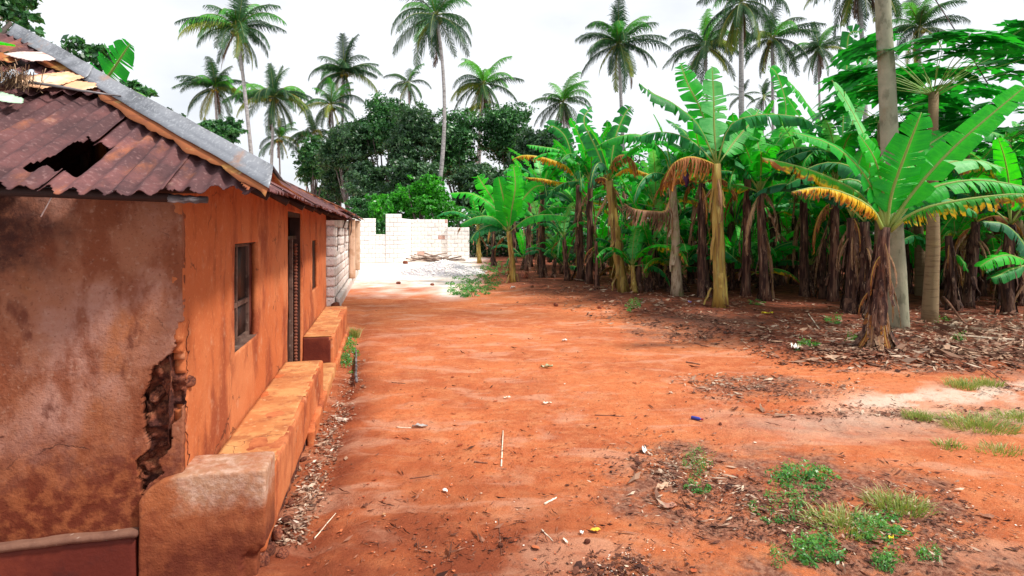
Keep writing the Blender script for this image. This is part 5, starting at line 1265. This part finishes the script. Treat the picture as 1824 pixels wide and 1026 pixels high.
for i, (y, z) in enumerate([(-.6, 1.95), (-.3, 2.0), (1.1, 1.9), (2.4, 1.75)]):
    V, F, U = tube([(.24, y, 2.34), (.27, y+.05, (2.34+z)/2), (.22, y+.12, z), (.25, y+.25, z+.12), (.24, y+.3, 2.30)], .010, 5); obj('loose_rope', mesh('loose_rope', V, F, MT['darkwood'], True), bh)

# ================================================================ FAR BLOCK WALL
W0 = P(560, 468, 33); W0.z = 0
fwl = empty('block_wall', W0, 0, 'whitish unfinished concrete block wall closing the lane, with a notch for a gate or window', 'wall')
def wx(px, D): return (px-912)/FPX*D-W0.x
LH = {}
u0 = wx(560, 33); ua = wx(668, 33); ub = wx(687, 33); uc = wx(715, 33)
lay(fwl, B_W, lambda u, z, w, h, j, d: ((u, d/2+j, z), (w, d, h)), u0, ua, 0, 2.6, .45, .26, .2, [], 11)
lay(fwl, B_W, lambda u, z, w, h, j, d: ((u, d/2+j, z), (w, d, h)), ua, ub, 0, 1.66, .45, .26, .2, [], 12)
lay(fwl, B_W, lambda u, z, w, h, j, d: ((u, d/2+j-.03, z), (w, d, h)), ub, uc, 0, 2.86, .45, .26, .2, [], 13)
mbox('wall_core', [((u0, .03, 0), (ua-.01, .16, 2.58)), ((ua-.01, .032, 0), (ub+.01, .162, 1.64)), ((ub+.01, .03, 0), (uc-.01, .16, 2.84))], MT['mortar_white'], fwl)
# return towards the back and the set back panel
yb = 3.4; ux1 = wx(737, 36.4); ux2 = wx(797, 36.4); ux3 = wx(836, 36.4)
lay(fwl, B_W, lambda u, z, w, h, j, d: ((uc-d/2+j+.0, u, z), (d, w, h)), .22, yb, 0, 2.6, .45, .26, .2, [], 14)
lay(fwl, B_W, lambda u, z, w, h, j, d: ((u, yb+d/2+j-.12, z), (w, d, h)), uc+.01, ux1, 0, 2.62, .45, .26, .2, [], 15)
lay(fwl, B_W, lambda u, z, w, h, j, d: ((u, yb+d/2+j, z), (w, d, h)), ux1, ux2, 0, 2.62, .45, .26, .2, [], 16, alt=(B_P, .06))
lay(fwl, B_W, lambda u, z, w, h, j, d: ((u, yb+d/2+j-.14, z), (w, d, h)), ux2, ux3, 0, 2.1, .45, .26, .2, [], 17)
mbox('wall_core', [((uc-.19, .24, 0), (uc-.03, yb, 2.58)), ((uc+.01, yb+.03, 0), (ux2, yb+.16, 2.6)), ((ux2, yb-.1, 0), (ux3-.01, yb+.03, 2.08))], MT['mortar_white'], fwl)

# ================================================================ PILES, LITTER, PLANTS ON THE GROUND
# gravel heap
def heap():
    c = gpt(790, 486); V = []; n = 60
    us = np.linspace(-1, 1, n); Xg, Yg = np.meshgrid(us, us); r = np.sqrt(Xg**2+Yg**2)
    h = .62*np.clip(1-r, 0, 1)**1.1*(1+.5*(fbm(Xg*4, Yg*4, 0, 5)-.5))+.03*(fbm(Xg*20, Yg*20, 0, 6)-.5)-.05
    V = np.stack([Xg*2.2, Yg*2.6, h], -1).reshape(-1, 3); a = np.arange(n-1)[:, None]*n+np.arange(n-1)[None]
    F = np.stack([a, a+1, a+n+1, a+n], -1).reshape(-1, 4)
    m = pm('grey_gravel', (.66, .61, .64), [((.85, .80, .80), 5, .42, .6, .8), ((.36, .32, .36), 24, .52, .66, .8)], bump=((24, 1., .06), (60, 1., .03)))
    root = empty('gravel_heap', c, 0, 'low heap of pale grey gravel and cement dust in front of the far wall', 'gravel heap')
    obj('mound', mesh('mound', V, F, m, True), root)
    parts = []; rgn = np.random.default_rng(4); Vs = []; Fs = []
    bV, bF = rough_box((-.5, -.5, -.5), (.5, .5, .5), .5, .1, .3, 2, 3)
    for i in range(900):
        a_, q = rgn.random()*2*PI, rgn.random()**.6*1.15; x, y = math.cos(a_)*q, math.sin(a_)*q; z = .62*max(0, 1-q)**1.1-.02; s = rgn.uniform(.03, .09)
        Fs.append(bF+len(Vs)*len(bV)); Vs.append(bV*s*(1, 1, .7)+(x*2.2, y*2.6, z+.01))
    o = obj('stones', mesh('stones', np.concatenate(Vs), np.concatenate(Fs), MT['block_white']), root); o['kind'] = 'stuff'
heap()
# pile of branches
g = gpt(772, 466); fpile = empty('firewood_pile', g, 0, 'tangled pile of grey brown branches against the set back wall panel', 'firewood')
MT['twig'] = pm('dry_twig', (.46, .34, .28), [((.12, .06, .045), 8, .45, .6, .8, (.4, 1, 1))], rand=.4)
rg = random.Random(8)
for i in range(24):
    x = rg.uniform(-.9, .9); a_ = rg.uniform(-.5, .5)+(PI if i % 2 else 0); z = .06+.34*rg.random()*max(0, 1-abs(x)/1.4); ln = rg.uniform(.5, 1.1)
    d = Vector((math.cos(a_), math.sin(a_)*.6, rg.uniform(-.25, .3)))*ln; c_ = Vector((x, rg.uniform(-.3, .3), z))
    pole('branch', c_-d, c_+d, .045, .02, MT['twig'], fpile, i, 6, .1)
# creeping green patch at the left end of the plantation, weeds and grass
def leafpatch(name, label, cat, pts, n, size, h, mat, seed, kind=None, lift=0.):
    h = h*.75
    """small leafy plants grown over px regions; pts (px,py,rx,ry)"""
    rgn = np.random.default_rng(seed); Vs = []; pr = np.array([p[2]*p[3] for p in pts], float); pr /= pr.sum()
    P0 = []; per = 12
    for k in rgn.choice(len(pts), max(4, n//per), p=pr):
        px, py, rx, ry = pts[k]; a_ = rgn.random()*2*PI; q = rgn.random()**.55*1.1
        x_, y_ = px+math.cos(a_)*q*rx, py+math.sin(a_)*q*ry; Yd = CAMZ*FPX/(y_-HY); xs_ = (x_-912)/FPX*Yd; g0 = float(gz(xs_, Yd))
        hs = h*rgn.uniform(.35, 1.25)*(1.1-.6*q); ln = rgn.normal(size=2)*hs*.35
        for j in range(per):
            f = (j+1)/per; th = j*2.4+rgn.random(); rr = size*(1.6-.9*f)
            P0.append((xs_+ln[0]*f*f+math.cos(th)*rr, Yd+ln[1]*f*f+math.sin(th)*rr, g0+hs*f+lift, 1.25-.6*f))
    P0 = np.array(P0); n = len(P0); p = P0[:, :3]
    nn = rgn.normal(size=(n, 3))*.5+(0, -.2, .8); nn /= np.linalg.norm(nn, axis=1, keepdims=True)
    a = np.cross(nn, rgn.normal(size=(n, 3))); a /= np.linalg.norm(a, axis=1, keepdims=True); b = np.cross(nn, a); s = size*rgn.uniform(.6, 1.2, (n, 1))*P0[:, 3:]
    V = np.stack([p-a*s, p-b*s*.45, p+a*s, p+b*s*.45], 1).reshape(-1, 3)
    c = V.mean(0); c[2] = 0; o = obj(name, mesh(name, V-c, np.arange(4*n).reshape(n, 4), MT[mat]), None, c); tag(o, label, cat, kind=kind); return o
def grasstuft(label, px, py, wpx, hm, n, seed, mat='grass', w=.004):
    rgn = np.random.default_rng(seed); c = gpt(px, py); r = wpx/FPX*c.y; V = []; F = []
    for i in range(n):
        a_, q = rgn.random()*2*PI, rgn.random()**.7*r; x, y = math.cos(a_)*q, math.sin(a_)*q*.8; h = hm*rgn.uniform(.4, 1.1); l = rgn.normal(size=2)*h*.45+np.array([x, y])*.4
        z0 = float(gz(c.x+x, c.y+y))-c.z; t = rgn.random()*PI; sx, sy = math.cos(t)*w, math.sin(t)*w; k = len(V)
        V += [Vector((x-sx, y-sy, z0-.01)), Vector((x+sx, y+sy, z0-.01)), Vector((x+l[0]*.4+sx*.7, y+l[1]*.4+sy*.7, z0+h*.65)), Vector((x+l[0]*.4-sx*.7, y+l[1]*.4-sy*.7, z0+h*.65)), Vector((x+l[0], y+l[1], z0+h*.9))]
        F += [(k, k+1, k+2, k+3), (k+3, k+2, k+4)]
    o = obj('grass_tuft', mesh('grass_tuft', V, F, MT[mat]), None, c); tag(o, label, 'grass', kind='stuff')
leafpatch('ground_cover', 'low bright green creeper at the left foot of the plantation', 'ground cover', [(870, 484, 36, 12), (845, 505, 45, 14), (835, 522, 34, 8), (890, 474, 22, 6)], 3000, .05, .22, 'weed', 1, 'stuff')
leafpatch('weed', 'green weeds growing between the second bench and the pale stick', 'weed', [(623, 612, 8, 18), (618, 640, 10, 20), (628, 632, 10, 30)], 900, .022, .16, 'weed', 2)
WEEDS = [((1243, 826, 24, 24), 'bright leafy weed at the left of the litter patch', 420, .20), ((1240, 866, 22, 14), 'small pale green weed below the bright leafy one', 160, .10), ((1430, 850, 60, 22), 'broad weed clump in the middle of the litter patch', 520, .14),
         ((1400, 905, 60, 30), 'weed clump left of centre in the lower litter patch', 500, .16), ((1455, 985, 40, 24), 'bushy green weed near the bottom edge of the picture', 420, .20), ((1388, 995, 14, 14), 'small weed left of the bushy one at the bottom edge', 120, .14),
         ((1580, 1000, 22, 14), 'fine leafed weed at the bottom edge right of the bushy weed', 220, .16), ((1570, 940, 50, 26), 'thin weed patch right of the bushy weed', 360, .10), ((1655, 985, 18, 14), 'yellow green weed nearest the bottom right', 150, .12),
         ((1128, 552, 14, 9), 'weed on the bank below the leaning yellow stem', 160, .28), ((1485, 580, 18, 8), 'weed left of the foreground banana stem', 130, .20), ((1438, 628, 22, 8), 'weed beside the white rag', 150, .16), ((1350, 545, 18, 5), 'flat weed behind the yellow leaf scrap', 90, .12),
         ((1712, 612, 16, 6), 'small weed right of the papaya trunk', 80, .14), ((1675, 580, 14, 6), 'weed at the foot of the papaya trunk', 80, .2), ((1137, 495, 16, 10), 'dark bush between the banana stems', 160, .5), ((1520, 615, 10, 8), 'green sprout left of the foreground stem foot', 60, .18)]
for i, (p, lb, n, h) in enumerate(WEEDS): leafpatch('weed', lb, 'weed', [p], int(n*1.5), .8*(.011+.012*((i*7) % 5)/4) if p[1] > 700 else .030, h, 'weed', 20+i, 'stuff' if p[2] >= 40 or 3 <= i <= 7 or i == 0 else None)
for i, (lb, px, py, w_, h, n) in enumerate([('dry grass tuft at the end of the pale wheel track', 1715, 688, 26, .12, 260), ('dry grass tuft right of the first one above the track', 1760, 686, 22, .10, 200), ('yellow green grass strip along the lower track', 1740, 758, 60, .08, 700),
                                     ('straw coloured tuft at the left of the grass strip', 1635, 746, 24, .10, 260), ('grass strip at the right picture edge below the track', 1815, 745, 40, .08, 300), ('dull grass among the litter, centre right', 1600, 905, 50, .09, 420),
                                     ('dull grass between the weeds at the lower right', 1500, 935, 60, .07, 420), ('sparse grass at the lower right corner', 1780, 805, 40, .06, 160), ('grass spikes on the litter patch near the small weeds', 1690, 795, 24, .07, 120), ('grass tuft by the gutter', 632, 600, 8, .2, 160)]):
    grasstuft(lb, px, py, w_, h, n, 60+i)

# leaf litter: real curled scraps
def litter(name, label, regions, n, size, mat, seed, aspect=.35, cat='litter', lift=.0, sizevar=(.4, 1.5), patchy=True):
    rgn = np.random.default_rng(seed); pr = np.array([p[4] for p in regions], float); pr /= pr.sum(); ks = rgn.choice(len(regions), n, p=pr); reg = np.array([r[:4] for r in regions], float)[ks]
    a_ = rgn.random(n)*2*PI; q = rgn.random(n)**.75*np.where(rgn.random(n) < .3, 1.55, 1.05); px = reg[:, 0]+np.cos(a_)*q*reg[:, 2]; py = np.maximum(reg[:, 1]+np.sin(a_)*q*reg[:, 3], 440)
    Y = CAMZ*FPX/(py-HY); X = (px-912)/FPX*Y
    ok = fbm(X*2.2, Y*2.2, 0, seed+60)+.25*rgn.random(n) > .58 if patchy else np.ones(n, bool)
    X, Y = X[ok], Y[ok]; n = len(X); Z = gz(X, Y)+.004+lift*rgn.random(n)
    th = rgn.random(n)*2*PI; c, s = np.cos(th), np.sin(th); L_ = size*rgn.uniform(*sizevar, n)*np.where(rgn.random(n) < .08, 2.2, 1.); W_ = L_*aspect*rgn.uniform(.4, 1.4, n); up = rgn.uniform(0, .55, n)*L_*.5
    V = []
    for (l, w, z) in ((-1, 0, .1), (-.3, -1, .5), (-.3, 1, .2), (.4, -.9, .1), (.4, .9, .9), (1, 0, 1.)):
        wj = W_*w*.5; lj = L_*l*.5
        V.append(np.stack([X+c*lj-s*wj, Y+s*lj+c*wj, Z+up*z+.001], 1))
    V = np.stack(V, 1).reshape(-1, 3); b = (np.arange(n)*6)[:, None]
    F = np.concatenate([b+np.array([[0, 1, 2, 2]]), b+np.array([[1, 3, 4, 2]]), b+np.array([[3, 5, 4, 4]])])
    F4 = (b+np.array([[1, 3, 4, 2]])); F3 = np.concatenate([b+np.array([[0, 1, 2]]), b+np.array([[3, 5, 4]])])
    me = bpy.data.meshes.new(name); me.from_pydata(V.tolist(), [], F4.tolist()+F3.tolist()); me.materials.append(mat); me.update()
    o = obj(name, me); tag(o, label, cat, kind='stuff'); return o
def lm(name, a, b, c_):
    m = NB(name); g_ = m.n('ShaderNodeNewGeometry'); r = g_.outputs['Random Per Island']
    return m.finish(m.mix(m.rng(r, .55, .9), m.mix(m.rng(r, .1, .5), a, b), c_), .85, [], .2)
M_pale = lm('litter_pale', (.16, .075, .05), (.31, .18, .12), (.56, .42, .31))
M_brown = lm('litter_brown', (.10, .045, .03), (.26, .13, .08), (.48, .31, .21))
M_dark = lm('litter_dark', (.05, .02, .015), (.14, .05, .03), (.30, .13, .08))
M_chip = lm('litter_chips', (.50, .25, .12), (.75, .55, .40), (.85, .80, .72))
gut = [(640-(y-600)*.02-(max(0, y-640))*.36, y, 13+.035*(y-600), 16, 1.0+.0*y) for y in range(650, 960, 22)]
litter('gutter_litter', 'line of dry leaf scraps in the gutter beside the bench', [(x, y, w, h, 1) for x, y, w, h, _ in gut], 900, .030, M_pale, 1, .35, lift=.03)
litter('gutter_litter', 'longer pale leaf strips lying across the gutter litter', [(x, y, w*1.25, h, 1) for x, y, w, h, _ in gut], 150, .060, lm('litter_strips', (.26, .16, .11), (.46, .33, .25), (.72, .60, .50)), 31, .16, lift=.045)
litter('gutter_litter', 'darker leaf crumbs under the gutter litter', [(x, y, w*1.3, h, 1) for x, y, w, h, _ in gut], 1500, .026, M_brown, 2, .4, lift=.012)
bands = [(x, bankline(x)-14, 70, 18, .8) for x in range(1000, 1900, 60)]
litter('leaf_litter', 'brown leaf litter over the plantation floor', bands+[(x, bankline(x)-60, 90, 45, 1.5) for x in range(1050, 1950, 80)]+[(x, 500, 70, 14, .4) for x in range(900, 1850, 70)], 9000, .10, M_brown, 3, .22, lift=.03)
litter('leaf_litter', 'pale dry leaf strips on the plantation floor', [(1700, 590, 160, 30, 3), (1760, 600, 100, 35, 3), (1480, 600, 110, 25, 1.5), (1560, 630, 80, 16, 1), (1200, 545, 60, 14, .6), (1100, 520, 120, 14, .6), (1640, 650, 150, 12, .7)], 2600, .15, M_pale, 4, .12, lift=.04)
litter('leaf_litter', 'dark crumbs of rotten leaves along the bank', bands+[(1220, 590, 110, 22, 2)], 6000, .05, M_dark, 5, .5, lift=.01)
litter('leaf_litter', 'dry leaf scraps in the lower right litter patch', [(1190, 850, 95, 55, 2.2), (1340, 890, 110, 60, 1.5), (1530, 930, 150, 70, 1.5), (1700, 900, 90, 60, .6)], 1500, .040, M_pale, 6, .22, lift=.02)
litter('leaf_litter', 'long curled dry leaves in the lower right litter patch', [(1190, 850, 95, 55, 2.2), (1340, 890, 110, 60, 1.), (1530, 930, 150, 70, 1.)], 300, .062, M_pale, 36, .16, lift=.03)
litter('leaf_litter', 'dark leaf crumbs in the lower right litter patch', [(1190, 850, 115, 62, 2), (1360, 900, 150, 80, 2), (1560, 940, 190, 80, 2), (1130, 1010, 100, 26, 1)], 6000, .024, M_dark, 7, .45, lift=.008)
litter('leaf_litter', 'strip of leaf scraps on the bare track in the middle distance', [(1350, 692, 110, 18, 2), (1290, 680, 90, 12, 1), (1470, 690, 90, 14, 1), (1560, 735, 200, 16, 1)], 900, .060, M_pale, 8, .22, lift=.015)
litter('leaf_litter', 'dark scraps strewn along the track', [(1360, 695, 130, 22, 2), (1600, 735, 240, 20, 2), (1800, 690, 60, 20, .6), (1650, 660, 160, 14, 1)], 2600, .035, M_dark, 9, .35, lift=.01)
litter('soil_crumbs', 'fine dark twigs and fibres scattered over the lane', [(850, 800, 330, 200, 3), (1000, 640, 350, 90, 1.2), (900, 960, 420, 80, 3), (1600, 850, 250, 140, 1.5), (1150, 740, 300, 80, 1)], 900, .060, M_dark, 37, .07, lift=.006, patchy=False)
litter('soil_crumbs', 'dark crumbs and bits strewn over the bare red earth', [(850, 800, 330, 200, 3), (1000, 640, 350, 90, 1.5), (900, 960, 420, 80, 3), (1600, 850, 250, 140, 1.5), (1150, 740, 300, 80, 1)], 2600, .013, M_dark, 10, .5, lift=.004)
litter('soil_crumbs', 'pale chips and bits strewn over the bare red earth', [(850, 830, 330, 180, 2), (1000, 640, 350, 90, .6), (1150, 1005, 120, 30, 3), (1700, 880, 150, 120, 2), (1200, 740, 300, 60, 1)], 700, .011, M_chip, 11, .7, lift=.004)
litter('soil_crumbs', 'reddish clods on the bare earth', [(900, 800, 400, 230, 3), (1000, 600, 350, 60, 1), (1600, 700, 250, 60, 1)], 1800, .016, lm('clods', (.30, .06, .025), (.42, .10, .04), (.52, .15, .06)), 12, .9, lift=.006)

# individual things on the ground
def ground_stick(p0, p1, r, mat, label, seed, cat='stick', lift=.0):
    a_, b_ = gpt(*p0), gpt(*p1); a_.z += r*.8+lift; b_.z += r*.8
    o = pole('stick', a_, b_, r, r*.6, mat, None, seed, 7, .12); c = (a_+b_)/2
    o.data.transform(Matrix.Translation(-c)); o.location = c; tag(o, label, cat)
M_bone = pm('peeled_stick', (.85, .74, .58), [((.5, .35, .25), 9, .5, .6, .6)])
M_tw = pm('brown_stick', (.20, .08, .05), [((.4, .25, .17), 9, .5, .65, .6)])
ground_stick((893, 832), (896, 768), .007, M_bone, 'pale peeled stick lying upright in the middle of the lane', 1)
ground_stick((634, 688), (634, 622), .022, MT['greypole'], 'thick pale stick standing along the gutter beside the weeds', 2, lift=.05)
ground_stick((730, 853), (782, 846), .004, M_tw, 'thin brown twig lying level left of the pale peeled stick', 3)
ground_stick((970, 899), (991, 888), .008, M_bone, 'short brown stub right of the pale peeled stick', 4)
ground_stick((845, 824), (869, 826), .007, M_tw, 'small broken twig just left of the pale peeled stick', 5)
ground_stick((1222, 646), (1247, 650), .012, M_tw, 'brown stick fragment on the lane below the pale banana stem', 6)
ground_stick((1237, 612), (1262, 619), .010, M_tw, 'short twig on the lane below the bank litter', 7)
ground_stick((1690, 598), (1822, 608), .02, M_bone, 'long pale stalk lying on the plantation floor at far right', 8)
ground_stick((1680, 555), (1720, 580), .03, M_tw, 'thick brown stalk leaning into the litter right of the papaya trunk', 9, lift=.3)
ground_stick((1440, 560), (1460, 588), .012, M_bone, 'pale stalk in the litter left of the foreground plant', 10)
ground_stick((1560, 585), (1620, 600), .015, M_bone, 'pale stalk at the foot of the grey trunk', 11)
ground_stick((1735, 640), (1800, 690), .010, M_tw, 'long thin curved twig on the earth at the right', 12)
ground_stick((698, 682), (722, 684), .006, M_tw, 'small dark twig on the lane near the gutter', 13)
ground_stick((560, 960), (598, 915), .004, M_bone, 'thin straw on the earth beside the near end of the gutter litter', 14)
ground_stick((888, 925), (893, 990), .003, M_tw, 'hair thin root fibre in the foreground of the lane', 15)
ground_stick((955, 970), (963, 948), .005, M_tw, 'thin twig standing in the small foreground debris', 16)
ground_stick((965, 945), (985, 965), .005, M_bone, 'crooked pale twig in the small foreground debris', 17)
ground_stick((1060, 740), (1112, 742), .006, M_tw, 'dark forked twig on the right side of the lane', 18)

def flat_scrap(name, label, cat, px, py, size, mat, seed, aspect=.5, h=.02, rot=None):
    c = gpt(px, py); rgn = random.Random(seed); V = []; n = 6
    th = rgn.random()*PI if rot is None else rot
    for i in range(n+1):
        s = i/n*2-1; w = size*aspect*math.sqrt(max(.04, 1-s*s))
        for k in (-1, 0, 1):
            x, y = s*size, k*w*rgn.uniform(.7, 1.1); V.append(Vector((x*math.cos(th)-y*math.sin(th), x*math.sin(th)+y*math.cos(th), h*(.4+.6*abs(k))*rgn.uniform(.4, 1.3)+.006)))
    F = [(i*3+k, (i+1)*3+k, (i+1)*3+k+1, i*3+k+1) for i in range(n) for k in range(2)]
    o = obj(name, mesh(name, V, F, mat, True), None, c); solid(o, .002); tag(o, label, cat); return o
M_rag = pm('white_rag', (.80, .78, .72), bump=((60, .4, .005),)); M_yel = pm('yellow_leaf', (.85, .70, .03)); M_or = pm('orange_leaf', (.80, .48, .05)); M_gl = pm('green_scrap', (.12, .30, .08))
flat_scrap('rag', 'white crumpled rag at the edge of the litter left of the foreground plant', 'rag', 1416, 626, .07, M_rag, 1, .7, .09)
flat_scrap('fallen_leaf', 'bright yellow fallen leaf on the plantation floor', 'leaf', 1367, 560, .12, M_yel, 2, .6, .05, 0)
flat_scrap('fallen_leaf', 'yellow orange curled leaf in the foreground at right of the lane', 'leaf', 1060, 948, .035, M_or, 3, .4, .015, .2)
flat_scrap('fallen_leaf', 'cream leaf lying on the foreground earth left of the orange leaf', 'leaf', 1007, 966, .030, M_bone, 4, .3, .012, 1.9)
flat_scrap('paper_scrap', 'small white scrap near the orange leaf', 'paper', 1036, 952, .016, M_rag, 5, .8, .015)
flat_scrap('paper_scrap', 'white pebble like scrap left of the lane centre foreground', 'paper', 793, 877, .020, M_rag, 6, .8, .015)
flat_scrap('fallen_leaf', 'dry banana leaf scrap with pale underside on the lane near the gutter', 'leaf', 748, 762, .075, pm('grey_leaf', (.45, .42, .40), [((.12, .08, .07), 14, .5, .58, .9)]), 7, .35, .03, .05)
ground_stick((706, 762), (732, 763), .006, M_bone, 'stalk of the dry leaf scrap near the gutter', 19)
flat_scrap('fallen_leaf', 'torn green and cream leaf scrap in the middle of the lane', 'leaf', 974, 657, .085, pm('mottled_leaf', (.55, .55, .35), [((.12, .22, .08), 14, .45, .55, .9)]), 8, .35, .05, .2)
flat_scrap('fallen_leaf', 'small cream leaf on the lane below the green scrap', 'leaf', 903, 710, .04, M_bone, 9, .35, .02, .3)
flat_scrap('fallen_leaf', 'small cream leaf right of the other small cream leaf', 'leaf', 975, 720, .05, M_bone, 10, .25, .02, .2)
flat_scrap('plastic_scrap', 'white plastic scrap at the right end of the pale track', 'plastic scrap', 1148, 806, .06, M_rag, 11, .35, .03)
flat_scrap('plastic_scrap', 'purple plastic scrap on the bank', 'plastic scrap', 1229, 540, .08, pm('lilac', (.35, .25, .6)), 12, .5, .05)
flat_scrap('plastic_scrap', 'white plastic scrap beside the gravel patch end of the plantation', 'plastic scrap', 914, 515, .12, M_rag, 13, .5, .08)
flat_scrap('plastic_scrap', 'white scrap on the lane right of centre', 'plastic scrap', 1006, 608, .05, M_rag, 14, .5, .03)
flat_scrap('fallen_leaf', 'dark curled leaf in the lane foreground', 'leaf', 650, 905, .022, M_dark, 15, .4, .02, .5)
flat_scrap('fallen_leaf', 'large brown flat leaf in the lower litter patch', 'leaf', 1190, 905, .06, pm('redleaf', (.42, .20, .14)), 16, .6, .02, .1)
flat_scrap('fallen_leaf', 'large tan leaf at the centre of the litter patch', 'leaf', 1180, 872, .06, pm('tanleaf', (.60, .38, .25)), 17, .5, .03, .6)
flat_scrap('fallen_leaf', 'yellow scrap beside the lower right weeds', 'leaf', 1587, 962, .02, M_yel, 18, .6, .02)
# blue bottle cap / lighter
c = gpt(1241, 748); bb = empty('blue_bottle', c, -.6, 'small blue plastic bottle with a red cap lying on the lane', 'bottle')
M_blue = pm('blue_plastic', (.03, .05, .35), rough=.35, bump=(), spec=.5)
V, F, U = tube([(-.055, 0, .016), (-.05, 0, .016), (.02, 0, .016), (.035, 0, .016), (.045, 0, .016)], [.012, .017, .017, .010, .009], 12); obj('body', mesh('body', V, F, M_blue, True), bb)
V, F, U = tube([(.0455, 0, .016), (.065, 0, .016)], [.011, .011], 12); obj('cap', mesh('cap', V, F, pm('red_plastic', (.35, .03, .05), rough=.4, bump=())), bb)
# loose stones on the ground
for i, (px, py, s, lb) in enumerate([(892, 974, .030, 'dark round pebble in the lane foreground'), (1046, 968, .035, 'reddish stone by the orange leaf'), (1283, 757, .03, 'tan stone right of the blue bottle'), (238 + 1010, 0, 0, '')][:3]):
    c = gpt(px, py); o = obj('pebble', stones[i], None, (c.x, c.y, c.z+s*.3), (i, i*2, 0), (s, s, s*.7)); tag(o, lb, 'stone')
for i, (px, py, s, lb) in enumerate([(710, 506, .16, 'dark clod standing on the pale dust at the lane centre'), (770, 508, .13, 'dark clod right of the other clod on the pale dust'), (990, 546, .13, 'reddish clod at the foot of the bank'), (722, 470, .28, 'pale flat stone before the block wall pillar'),
                                     (672, 466, .40, 'long low stone at the foot of the left wall part'), (935, 495, .40, 'tan stone behind the small bright banana plant'), (1068, 550, .10, 'small red clod near the leaning stem')]):
    c = gpt(px, py); o = obj('boulder' if s > .2 else 'clod', stones[i % 4], None, (c.x, c.y, c.z+s*.25), (i*.3, 0, i), (s, s*.8, s*.6)); tag(o, lb, 'stone')

# cable from above the grey trunk down to the right
a_, m_, b_ = P(1660, -10, 12), P(1700, 52, 11.6), P(1730, 100, 11.2)
V, F, U = tube([P(1640, -45, 12.2), a_, m_, b_, P(1760, 150, 11)], .011, 6); o = obj('cable', mesh('cable', V, F, MT['darkwood'], True)); tag(o, 'thin dark cable slanting down the sky at the upper right', 'cable')
